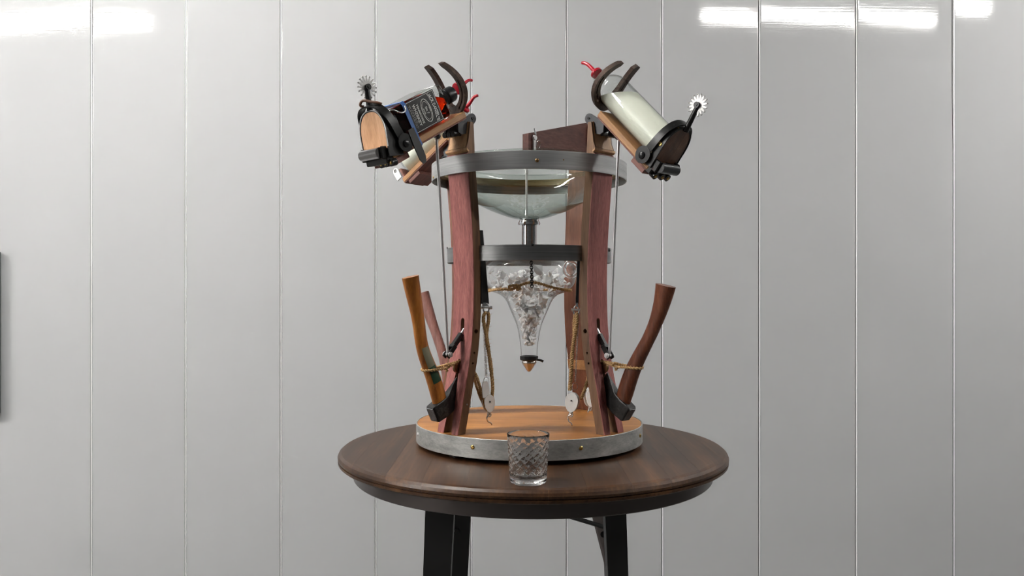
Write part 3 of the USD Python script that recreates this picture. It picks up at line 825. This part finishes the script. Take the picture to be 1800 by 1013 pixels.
    for sd in (-1, 1):
        yy = sd * (pw + .007) / 2
        eye = ext([(.0185 * math.cos(w), .0185 * math.sin(w)) for w in np.linspace(0, 2 * math.pi, 32, endpoint=False)], .0034, AXB([1, 0, 0], [0, 0, 1], [0, sd, 0], [ub - .004, yy, .006]) if sd < 0 else AXB([1, 0, 0], [0, 0, -1], [0, 1, 0], [ub - .004, yy, .006]))
        part(hb, 'eye_plate', eye, 'black_iron')
        part(hb, 'button', move(lathe([(0, 0), (.0078, 0), (.0078, .0018), (.006, .0036), (.003, .0046), (0, .0048)], 24), frame([1, 0, 0], [0, 0, -sd], [0, sd, 0], [ub - .004, yy + sd * .0034, .004])), 'black_plastic')
    ra, rn = spec['rowel']
    top_u = ut
    su = spec.get('shank', top_u)
    sh = np.linspace(0, 1, 18)[:, None] * (np.array([ra, 0, rn + .003]) - [su, 0, ph - .010]) + [su, 0, ph - .010]
    sk = part(hb, 'spur_shank', tube(sh, np.linspace(.0068, .0046, 18), 12, ry=np.linspace(.0062, .0052, 18)), 'black_iron', smooth=True)
    rw = part(c, 'rowel', rowel(.0228), 'silver', T(ra, 0, rn), smooth=20, label='silver star rowel')
    part(rw, 'rowel_hub', join(cyl((0, -.0065, 0), (0, .0065, 0), .0062, n=18), cyl((0, -.008, 0), (0, .008, 0), .0028, n=12)), 'black_iron')
    # horseshoe at the pouring end
    if spec.get('shoe'):
        um, bend, yaw = spec['shoe']
        hs = tm(horseshoe(.114, spec.get('shoe_h', .122), .0228, .0095))
        hv = np.array(hs.vertices)
        hv[:, 0] += um + bend * ((hv[:, 2] - .064) / .055) ** 2
        ya = math.radians(yaw)
        part(c, 'horseshoe', trimesh.Trimesh(hv, hs.faces, process=False), 'rust_iron', frame([math.cos(ya), -math.sin(ya), 0], [math.sin(ya), math.cos(ya), 0], [0, 0, 1], [0, 0, -.010]), smooth=30)
    return c, M


cr1, M1 = cradle('bottle cradle with pale wood end panel holding the whiskey bottle, spur on top', -45, (.2425, .3936), 30, .228, .239, 18, 1, 'panel_light',
                 dict(depth=.036, studs=[(.041, .030)], roller='roller_chrome', band=(.198, .206), rowel=(.190, .131), shoe=(-.025, .017, 14), w=.088, h=.097, lobes=(.006, .022, .040), lx=-.012, shank=.207))
cr2, M2 = cradle('bottle cradle with dark wood end panel at right of the frame, brass stud', 45, (.2510, .3935), 45, .186, .192, 7, -1, 'panel_dark',
                 dict(depth=.016, studs=[(.041, .052), (.018, .093)], roller='roller_black', band=(.167, .169), rowel=(.169, .144), shoe=(-.048, .013, -8), shoe_h=.116, edge='black_iron', half=.0085, shank=.183))
cr3, M3 = cradle('bottle cradle at the back left, half hidden behind the whiskey cradle', -125, (.2350, .3970), 34, .176, .172, 5, 1, 'cradle_stain', dict(plain=True))
part(cr3, 'clevis', ext([(.0125 * math.cos(w) * .8, .0125 * math.sin(w)) for w in np.linspace(0, math.pi, 16)] + [(-.009, -.022), (.009, -.022)], .004, AXB([1, 0, 0], [0, 0, 1], [0, -1, 0], [.188, .030, .032]), [[(.005 * math.cos(w), .004 + .005 * math.sin(w)) for w in np.linspace(0, 2 * math.pi, 16, endpoint=False)][::-1]]), 'rod_steel')
# leather keeper, lace and buckle wire on the left cradle
part(cr1, 'leather_tongue', ext([(-.008, .025), (.008, .025), (.0095, -.010), (.0085, -.040), (.004, -.050), (-.004, -.050), (-.009, -.038), (-.0095, -.010)], .003, AXB([1, 0, 0], [0, 0, 1], [0, -1, 0], [.170, .0525, .0])), 'black_leather')
part(cr1, 'lace', tube(spline([(.196, .030, .092), (.203, .022, .100), (.207, .008, .106), (.212, -.006, .110), (.216, -.010, .105), (.212, -.006, .099)], 30), .0028, 8), 'brown_lace', smooth=True)
part(cr1, 'buckle_wire', tube(spline([(.196, .0415, .074), (.186, .046, .073), (.176, .048, .0635), (.160, .046, .0610), (.152, .0405, .0685)], 30), .0017, 8), 'chrome', smooth=True)

# ------------------------------------------------------------------ bottles
# whiskey bottle: square, lying in the cradle; u0 = shoulder, u1 = base
wb = thing('whiskey_bottle', 'square whiskey bottle with black label lying in the left cradle', 'bottle', M1)
u0, u1, w2, nc = .034, .205, .0362, .0400


def square_body(w, ua, ub, c=.0045, sh=.016, neck=.0145):
    """Chamfered square bottle with sloping shoulders, along u."""
    def sec(w, c, u):
        return [(u, sx * w, sy * (w - c)) for sx in (-1, 1) for sy in (-1, 1)] + [(u, sx * (w - c), sy * w) for sx in (-1, 1) for sy in (-1, 1)]
    body = m3.Manifold.hull_points(np.array(sec(w - .002, c, ub) + sec(w, c, ub - .004) + sec(w, c, ua + .004) + sec(w - .005, c, ua - .002)))
    a = np.linspace(0, 2 * np.pi, 28, endpoint=False)
    cone = m3.Manifold.hull_points(np.array(sec(w - .006, c, ua) + [(ua - sh, neck * math.cos(x), neck * math.sin(x)) for x in a]))
    nk = m3.Manifold.hull_points(np.array([(ua - sh + .002, neck * math.cos(x), neck * math.sin(x)) for x in a] + [(ua - sh - .020, neck * math.cos(x), neck * math.sin(x)) for x in a]))
    return body + cone + nk


outer = square_body(w2, u0, u1).translate((0, 0, nc))
part(wb, 'glass', outer, 'bottle_glass', smooth=25)
liq = square_body(w2 - .002, u0 + .002, u1 - .004, neck=.0125).translate((0, 0, nc))
# cut level in the world: n_world = z axis in cradle coordinates
zc = M1[:3, :3] @ np.array([0, 0, 1.0])
lvl_pt = np.array([.0480, 0, .0500])
liq = liq.trim_by_plane(tuple(-zc), float(-zc @ lvl_pt))
part(wb, 'whiskey', liq, 'whiskey', smooth=25, label='amber whiskey')
lt = w2 + .0004
la, lb, lw = .0625, .1480, w2 - .0022
lab = part(wb, 'label', join(bx(la, lb, lt, lt + .0005, nc - lw, nc + lw), bx(la, lb, -lt - .0005, -lt, nc - lw, nc + lw), bx(la, lb, -lw, lw, nc + lt, nc + lt + .0005)), 'label_black', smooth=False, label='black printed label')


def face_text(txt, u, n_c, h, width, mat, arch=0.0, bold=True, dep=.00025):
    """Lettering on the near face: reads downwards (towards the board), its top towards the neck."""
    m = meshkit.text_mesh(txt, h, dep, bold)
    v = np.array(m.vertices)
    x = v[:, 0] - (v[:, 0].min() + v[:, 0].max()) / 2
    x *= width / (x.max() - x.min())
    y = v[:, 1] - arch * (x / (width / 2)) ** 2
    return trimesh.Trimesh(np.stack([u - y, np.full(len(x), lt + .0005) + v[:, 2], n_c - x], 1), m.faces, process=False)


part(lab, 'lettering', join(face_text("JACK DANIEL'S", .0785, nc, .0085, .060, 'label_white', .0045), face_text('OLD', .0905, nc, .0028, .010, 0), face_text('No.7', .1005, nc, .0058, .015, 0), face_text('BRAND', .1065, nc, .0026, .012, 0),
                            face_text('TENNESSEE', .1205, nc, .0045, .042, 0), face_text('WHISKEY', .1310, nc, .0068, .046, 0)), 'label_white', smooth=False)
fine = [face_text(s_, .1350 + .0030 * i, nc, .0014, wd, 0, bold=False) for i, (s_, wd) in enumerate((("SOUR MASH", .030), ("DISTILLED AND BOTTLED BY", .050), ("LYNCHBURG  TENN. U.S.A.", .046)))]
ov = lambda a, b: [(.0985 + a * math.cos(w), nc + b * math.sin(w)) for w in np.linspace(0, 2 * np.pi, 40, endpoint=False)]
em = ext(ov(.0130, .0250), .0003, AXB([1, 0, 0], [0, 0, 1], [0, -1, 0], [0, lt + .0008, 0]), [ov(.0115, .0235)[::-1]]) + ext(ov(.0100, .0195), .0003, AXB([1, 0, 0], [0, 0, 1], [0, -1, 0], [0, lt + .0008, 0]), [ov(.0094, .0188)[::-1]])
fr_ = ext([(la + .002, nc - lw + .002), (lb - .002, nc - lw + .002), (lb - .002, nc + lw - .002), (la + .002, nc + lw - .002)], .0003, AXB([1, 0, 0], [0, 0, 1], [0, -1, 0], [0, lt + .0008, 0]),
          [[(la + .0028, nc - lw + .0028), (lb - .0028, nc - lw + .0028), (lb - .0028, nc + lw - .0028), (la + .0028, nc + lw - .0028)][::-1]])
part(lab, 'emblem', join(em, fr_, *fine), 'label_white', smooth=False)
part(wb, 'neck_sleeve', move(lathe([(0, 0), (.0165, 0), (.0175, .002), (.0175, .022), (.0165, .024), (0, .024)], 32), frame([0, 1, 0], [0, 0, 1], [1, 0, 0], [-.018, 0, nc])), 'black_plastic')


def spout(parent, u, nc, tip, r=.0042):
    a, b = np.array([u, 0, nc]), np.array(tip)
    path = spline([a + [.004, 0, 0], a, a + [-.012, 0, 0], a * .45 + b * .55 + [-.003, 0, .0035], b], 20)
    sp = part(parent, 'spout', tube(path, np.linspace(r * 1.15, r * .85, 20), 12), 'red_plastic', smooth=True, label='red pour spout')
    part(sp, 'spout_collar', move(lathe([(0, 0), (.0128, 0), (.0136, .0015), (.0136, .005), (.0125, .0065), (.006, .008), (.0048, .013), (0, .013)], 28), frame([0, -1, 0], [0, 0, 1], [-1, 0, 0], [u + .008, 0, nc])), 'red_plastic')


spout(wb, -.044, nc + .004, (-.090, 0, .0445), .0036)

bb = thing('elastic_band', 'blue elastic band around the whiskey bottle and its board', 'elastic band', M1)
loop = [(.151, w2 + .0022, nc + w2 - .004), (.151, w2 - .002, nc + w2 + .0022), (.151, -w2 + .002, nc + w2 + .0022), (.151, -w2 - .0022, nc + w2 - .004), (.151, -w2 - .0022, .0), (.151, -.0395, -.016), (.151, -.036, -.0188), (.151, .036, -.0188), (.151, .0395, -.016), (.151, w2 + .0022, .0)]
m = []
for k in range(len(loop)):
    a, b = np.array(loop[k]), np.array(loop[(k + 1) % len(loop)])
    nrm = np.cross([1, 0, 0], b - a)
    nrm = nrm / np.linalg.norm(nrm) * .0008
    m.append(m3.Manifold.hull_points(np.array([p + [s, 0, 0] + o * nrm for p in (a, b) for s in (-.0045, .0045) for o in (-1, 1)])))
part(bb, 'band', join(*m), 'blue_rubber', smooth=False)


def juice_bottle(label, M, u_sh, u_base, r, lvl, sp_u, tip, nc=.0385):
    t = thing('juice_bottle', label, 'bottle', M)
    A = frame([0, 1, 0], [0, 0, -1], [-1, 0, 0], [0, 0, nc])           # profile z runs along -u
    def prof(g):
        R = r - g
        z0 = -u_base + g * 1.5
        zs = -u_sh
        return [(0, z0), (R - .006, z0), (R - .0015, z0 + .002), (R, z0 + .007), (R, zs - .004), (R * .985, zs + .006), (R * .92, zs + .015), (R * .78, zs + .025), (R * .60, zs + .033), (.0170 - g, zs + .042), (.0148 - g, zs + .050), (.0142 - g, zs + .066)]
    full = prof(0)
    part(t, 'glass', move(turn(np.array(full), 64), A), 'bottle_glass', smooth=35)
    part(t, 'neck_ring', move(lathe([(.0135, -u_sh + .056), (.0172, -u_sh + .056), (.0180, -u_sh + .0585), (.0172, -u_sh + .061), (.0135, -u_sh + .061)], 32), A), 'bottle_glass')
    lp = prof(.0022)
    solid = tm(lathe(lp + [(0, lp[-1][1])], 64))
    sm = move(solid, A)
    mm = m3.Manifold(m3.Mesh(np.asarray(sm.vertices, np.float32), np.asarray(sm.faces, np.uint32)))
    zc = M[:3, :3] @ np.array([0, 0, 1.0])
    mm = mm.trim_by_plane(tuple(-zc), float(-zc @ np.array(lvl)))
    part(t, 'juice', mm, 'lemonade', smooth=35, label='cloudy pale lemon juice')
    spout(t, sp_u, nc, tip)
    return t


juice_bottle('round clear bottle of cloudy lemon juice in the right cradle', M2, -.026, .172, .0362, (-.028, 0, .0205), -.102, (-.149, 0, .031))
juice_bottle('round bottle of lemon juice mostly hidden behind the whiskey bottle', M3, -.006, .160, .0355, (-.03, 0, .045), -.076, (-.120, 0, .038))

# ------------------------------------------------------------------ axes
def axe(label, az, pts, poll, edge_, mat, radii, sticker=False, near=1):
    M = radial(az, (X0, D, H))
    base = np.array([poll[0], 0, poll[1]])
    t = thing('axe', label, 'axe', M @ np.eye(4))
    P = spline([(p[0], 0, p[1]) for p in pts], 40)
    rr = np.interp(np.linspace(0, 1, 40), np.linspace(0, 1, len(radii)), radii)
    p = part(t, 'handle', tube(P, rr * .68, 18, ry=rr), mat, smooth=60)
    a, b = np.array([poll[0], poll[1]]), np.array([edge_[0], edge_[1]])
    d = (b - a) / np.linalg.norm(b - a)
    e = np.array([-d[1], d[0]])
    L = np.linalg.norm(b - a)
    def sec(s, hw, ht, off=0):
        c = a + d * s + e * off
        return [(c[0] + e[0] * h, y, c[1] + e[1] * h) for h in (-hw, hw) for y in (-ht, ht)] + [(c[0] + e[0] * h * .85, y * 1.12, c[1] + e[1] * h * .85) for h in (-hw, hw) for y in (-ht, ht)]
    S = [sec(.0, .0165, .0105), sec(.004, .0185, .0125), sec(.030, .0190, .0145), sec(.052, .0185, .0100), sec(L - .024, .0245, .0045, -.003), sec(L, .0330, .0012, -.006)]
    hd_ = m3.Manifold()
    for k in range(len(S) - 1):
        hd_ = hd_ + m3.Manifold.hull_points(np.array(S[k] + S[k + 1]))
    h = part(t, 'head', hd_, 'axe_steel', smooth=30)
    part(h, 'poll', m3.Manifold.hull_points(np.array(sec(-.0012, .0150, .0095) + sec(.0006, .0163, .0105))), 'axe_face', smooth=30, label='worn grey poll face')
    if sticker:
        i0, i1 = 22, 33
        for (i0, i1, mt, nm) in ((20, 26, 'sticker_white', 'sticker'), (26, 31, 'sticker_green', 'sticker')):
            vs = []
            for k in range(i0, i1 + 1):
                tt_, aa, bb_ = frames(P)
                for w in np.linspace(-.62, .62, 7):
                    vs.append(P[k] + (rr[k] * .68 + .0004) * math.cos(w) * aa[k] + (rr[k] + .0004) * math.sin(w) * bb_[k])
            vs = np.array(vs)
            n = 7
            q = [(i * n + j, (i + 1) * n + j, (i + 1) * n + j + 1, i * n + j + 1) for i in range(i1 - i0) for j in range(n - 1)]
            q = np.array(q)
            if vs[:, 1].mean() < 0:
                vs[:, 1] *= -1
                q = q[:, ::-1]
            part(p, nm, (vs, q), mt, smooth=True, label='worn printed sticker')
    return t, P


ax1, P1 = axe('axe with bright orange brown handle stuck in the left stave', -45, [(.3625, .0305), (.3555, .0), (.3470, -.035), (.3395, -.0705), (.330, -.12), (.3085, -.1697), (.2925, -.208), (.2790, -.2560)], (.3030, -.268), (.2160, -.226), 'axe_orange', [.0205, .0185, .0160, .0150, .0150, .0165, .0180, .0185, .017], True)
ax2, P2 = axe('axe with dark red brown handle stuck in the right stave', 45, [(.3950, .0120), (.3875, -.018), (.3740, -.0560), (.3510, -.1020), (.3180, -.1567), (.2980, -.200), (.2800, -.255)], (.3010, -.268), (.2190, -.212), 'axe_red', [.0235, .0190, .0158, .0150, .0165, .0185, .0195, .017], near=-1)
ax3, P3 = axe('axe with pale pinkish brown handle behind the orange one, in the back left stave', -125, [(.3390, -.0060), (.3280, -.035), (.3060, -.087), (.2820, -.140), (.2640, -.19), (.2540, -.255)], (.2760, -.266), (.2000, -.235), 'axe_pink', [.0185, .0165, .0140, .0140, .0150, .0160])

# twine ties between stave holes and handles
for az, Pk, zz_, lab in ((-45, P1, -.172, 'jute twine tie from the left stave to the orange axe handle'), (45, P2, -.166, 'jute twine tie from the right stave to the dark axe handle')):
    M = radial(az, (X0, D, H))
    i = int(np.argmin(np.abs(Pk[:, 2] - zz_)))
    c = Pk[i]
    s0 = np.array([.212, 0, -.158])
    tie = thing('twine_tie', lab, 'twine', M)
    near = 1 if az < 0 else -1
    lp = [s0, s0 + [.018, .001 * near, .001], (s0 + c) / 2 + [0, .006 * near, -.003], c + [-.006, .0165 * near, .0], c + [.012, .0125 * near, -.001], c + [.0185, 0, -.001], c + [.010, -.0130 * near, .001], c + [-.010, -.0125 * near, .001], (s0 + c) / 2 + [0, -.002 * near, .001], s0 + [.01, -.002 * near, 0]]
    part(tie, 'cord', rope(lp, .0031, .013, 2, fuzz=.005), 'jute', smooth=True)
    k = (s0 + c) / 2 + [.006, .004 * near, -.002]
    part(tie, 'knot', rope([k + [-.006, .004 * near, .001], k + [0, .007 * near, .006], k + [.004, 0, .003], k + [0, -.004 * near, -.005], k + [.003, .007 * near, -.008]], .0028, .011, 2, fuzz=.005), 'jute', smooth=True)

# ------------------------------------------------------------------ straps, shackles, ropes, springs, pulleys
def strap(label, a, b, w0, w1, th=.003, mat='black_leather', turn_=0.0):
    a, b = np.asarray(a), np.asarray(b)
    c = thing('strap', label, 'strap', T(*a))
    sx = np.array([math.cos(turn_), math.sin(turn_), 0])
    sy = np.array([-math.sin(turn_), math.cos(turn_), 0])
    P = [q - a + sx * s * w + sy * o for q, w in ((a, w0), (b, w1)) for s in (-.5, .5) for o in (-th / 2, th / 2)]
    part(c, 'leather', m3.Manifold.hull_points(np.array(P)), mat, smooth=False)
    part(c, 'ferrule', m3.Manifold.hull_points(np.array([b - a + [0, 0, dzz] + sx * s * w1 * .62 + sy * o for dzz in (-.006, .002) for s in (-.5, .5) for o in (-th * .8, th * .8)])), 'chrome', smooth=False)
    return c


def shackle(label, c):
    c = np.asarray(c)
    t = thing('shackle', label, 'shackle', T(*c))
    w = np.linspace(-.4, math.pi + .4, 20)
    part(t, 'bow', tube(np.stack([.0062 * np.cos(w), 0 * w, .0075 * np.sin(w) * -1 - .004], 1), .0017, 8), 'chrome', smooth=True)
    part(t, 'pin', join(cyl((-.011, 0, 0), (.011, 0, 0), .0020, n=12), cyl((.008, 0, 0), (.0135, 0, 0), .0036, n=12), cyl((-.011, 0, 0), (-.008, 0, 0), .003, n=12)), 'rod_steel')
    part(t, 'eye', tube(np.stack([.0045 * np.cos(w), .0 * w, .005 * np.sin(w) + .004], 1), .0015, 8), 'rod_steel', smooth=True)


dl, dr = 1.845, 1.85
strap('black leather strap hanging beside the left stave from the middle hoop', V(845.5, 405, dl), V(852.5, 534, dl), .008, .019, turn_=.5)
strap('thin black strap hanging beside the right stave from the middle hoop', V(1017, 458, dr), V(1014, 534, dr), .0065, .0065, th=.006, mat='black_plastic')
shackle('small steel shackle at the end of the left strap', V(854.5, 541, dl))
shackle('small steel shackle at the end of the right strap', V(1013, 545, dr))


def ropes(label, paths, R=.0042):
    c0 = np.asarray(paths[0][0])
    t = thing('rope', label, 'rope', T(*c0))
    for p in paths:
        part(t, 'cord', move(rope(p, R, .016, 3, fuzz=.006), T(*-c0)), 'jute', smooth=True)


ropes('jute rope from the left shackle down to its pulley', [[V(854, 549, dl), V(850, 557, dl - .003), V(852, 575, dl - .005), V(858, 610, dl - .004), V(863, 650, dl), V(866, 682, dl), V(864, 700, dl + .004)],
                                                          [V(857, 548, dl + .004), V(859, 558, dl + .006), V(856, 580, dl + .004), V(859, 620, dl + .002), V(864, 660, dl + .006)]], .0040)
ropes('jute rope from the left stave slot around the left pulley', [[V(834, 655, dl + .02), V(840, 668, dl), V(846, 690, dl), V(851, 708, dl - .004), V(857, 722, dl - .004)], [V(833, 660, dl + .024), V(838, 680, dl + .01), V(846, 702, dl + .004), V(856, 720, dl)]], .0034)
ropes('jute rope from the right shackle down to its pulley', [[V(1013, 551, dr), V(1014, 560, dr - .004), V(1012, 578, dr - .004), V(1007, 610, dr - .003), V(1004, 650, dr - .002), V(1001.5, 686, dr)], [V(1011, 552, dr + .004), V(1010, 565, dr + .006), V(1010, 590, dr + .002)]], .0044)
ropes('jute rope from the right pulley up to the right stave', [[V(1021, 702, dr), V(1026, 690, dr + .004), V(1032, 672, dr + .02), V(1035, 660, dr + .04)]], .0040)


def spring(label, a, b, R, turns):
    a, b = np.asarray(a), np.asarray(b)
    t = thing('spring', label, 'spring', T(*a))
    L = np.linalg.norm(b - a)
    n = turns * 12
    s_ = np.linspace(0, 1, n)
    ax_ = (b - a) / L
    x = np.cross(ax_, [0, 1, 0])
    x /= np.linalg.norm(x)
    y = np.cross(ax_, x)
    w = s_ * turns * 2 * np.pi
    p = (b - a) * s_[:, None] + R * (np.cos(w)[:, None] * x + np.sin(w)[:, None] * y)
    part(t, 'coil', tube(p, .00042, 5), 'rod_steel', smooth=True)
    e = b - a + ax_ * .002
    w = np.linspace(0, 2 * np.pi, 20, endpoint=False)
    part(t, 'end_loop', tube(e + np.cos(w)[:, None] * x * .006 + np.sin(w)[:, None] * ax_ * .008 + ax_ * .008, .0005, 5, True), 'rod_steel', smooth=True)


spring('thin steel spring beside the left rope', V(850.5, 565, dl + .006), V(854.5, 662, dl + .006), .0028, 55)
spring('thin steel spring beside the right rope', V(1016, 572, dr + .008), V(1011, 672, dr + .008), .0016, 60)


def pulley(label, c, yaw, tilt, s=1.0, top_cheek=True):
    a = math.radians(yaw)
    X = np.array([math.cos(a), math.sin(a), 0])
    N = np.array([math.sin(a), -math.cos(a), 0])
    b = math.radians(tilt)
    Z = np.array([0, 0, 1.0]) * math.cos(b) + X * math.sin(b)
    X = np.cross(Z, -N) * 1.0
    X = np.cross(-N, Z)
    t = thing('pulley', label, 'pulley', frame(X, -N, Z, c))
    tear = [(.0135 * s * math.cos(w), .0135 * s * math.sin(w) * (1.15 if math.sin(w) > 0 else 1.75) * (1 - .18 * math.cos(w) ** 8)) for w in np.linspace(0, 2 * np.pi, 40, endpoint=False)]
    for y0 in (-.0065, .0045):
        ck = part(t, 'cheek', ext(tear, .002, AXB([1, 0, 0], [0, 0, 1], [0, -1, 0], [0, y0 + .002, 0])), 'white_cheek')
    part(t, 'sheave', move(lathe([(0, -.004), (.0118 * s, -.004), (.009 * s, 0), (.0118 * s, .004), (0, .004)], 32), frame([1, 0, 0], [0, 0, 1], [0, -1, 0], [0, 0, 0])), 'rod_steel')
    part(t, 'axle', cyl((0, -.0085, 0), (0, .0085, 0), .0016, n=12), 'grey_iron')
    hz = -.0235 * s
    hk = spline([(0, 0, hz + .004), (0, 0, hz - .006), (-.0048, 0, hz - .010), (-.0062, 0, hz - .016), (-.0030, 0, hz - .022), (.0030, 0, hz - .026), (.0050, 0, hz - .031)], 30)
    h_ = part(t, 'hook', tube(hk, np.linspace(.0021, .0014, 30), 9), 'chrome', smooth=True)
    part(h_, 'swivel', join(cyl((0, 0, hz - .003), (0, 0, hz + .004), .0038, n=14), tube(np.stack([.0045 * np.cos(np.linspace(0, 6.28, 16, endpoint=False)), np.zeros(16), hz - .0065 + .0045 * np.sin(np.linspace(0, 6.28, 16, endpoint=False))], 1), .0014, 7, True)), 'rod_steel')
    return t


p1 = pulley('small pulley block with grey cheek and hook, hanging near the left stave', V(858.5, 706, dl - .002), 32, -4)
part(p1, 'head_plate', ext([(-.0085, .004), (.0085, .004), (.0085, .032), (.005, .040), (-.005, .040), (-.0085, .032)], .0022, AXB([1, 0, 0], [0, 0, 1], [0, -1, 0], [-.006, .0, .006])), 'white_cheek', label='white head plate')
p2 = pulley('white pulley block with hook, hanging near the right stave', V(1006, 704, dr), -22, 6, 1.12)
p3 = pulley('white pulley block at the back, half hidden behind the right stave', V(1037, 695, 2.13), 35, 0, 1.25)

# ------------------------------------------------------------------ tumbler
gx, gd = 928.5, 1.583
nt, nz = 192, 60
hgt, r0, r1 = .0935, .0350, .0412
V_ = []
for j in range(nz):
    s_ = j / (nz - 1)
    z = s_ * hgt
    r = r0 + (r1 - r0) * s_ ** .9
    if z < .004:
        r -= (.004 - z) * .6
    for i in range(nt):
        th = 2 * np.pi * i / nt
        e = 1 / (1 + math.exp(-(z - .016) * 900)) * 1 / (1 + math.exp((z - .084) * 900))
        a = (th * 7 / np.pi + z / .0140)
        b = (th * 7 / np.pi - z / .0140)
        cell = (math.floor(a) + math.floor(b)) % 2
        fa, fb = a - math.floor(a) - .5, b - math.floor(b) - .5
        hgtv = (1 - (2 * fa) ** 2) if cell else (1 - (2 * fb) ** 2)
        V_.append(((r - .0011 * e * (1 - hgtv)) * math.cos(th), (r - .0011 * e * (1 - hgtv)) * math.sin(th), z))
no = len(V_)
inn = [(r1 - .0011, hgt + .0006), (r1 - .0020, hgt - .0006)] + [(r0 + (r1 - r0) * (z / hgt) ** .9 - .0026, z) for z in np.linspace(hgt - .004, .017, 20)] + [(r0 - .005, .0135), (r0 - .012, .0122)]
for (r, z) in inn:
    for i in range(nt):
        th = 2 * np.pi * i / nt
        V_.append((r * math.cos(th), r * math.sin(th), z))
rows = nz + len(inn)
i, j = np.meshgrid(np.arange(rows - 1), np.arange(nt), indexing='ij')
Q = np.stack([i * nt + j, i * nt + (j + 1) % nt, (i + 1) * nt + (j + 1) % nt, (i + 1) * nt + j], -1).reshape(-1, 4)
Fc = np.vstack([Q[:, [0, 1, 2]], Q[:, [0, 2, 3]]])
c0, c1 = len(V_), len(V_) + 1
V_ += [(0, 0, .0006), (0, 0, .0118)]
J = np.arange(nt)
Fc = np.vstack([Fc, np.stack([np.full(nt, c0), (J + 1) % nt, J], 1), np.stack([np.full(nt, c1), (rows - 1) * nt + J, (rows - 1) * nt + (J + 1) % nt], 1)])
solo('tumbler', trimesh.Trimesh(np.array(V_), Fc, process=False), 'tumbler_glass', 'empty clear glass tumbler with woven diamond relief at the front of the table', 'glass', T((gx - 900) / F * gd, gd, TZ + .0003), smooth=45)
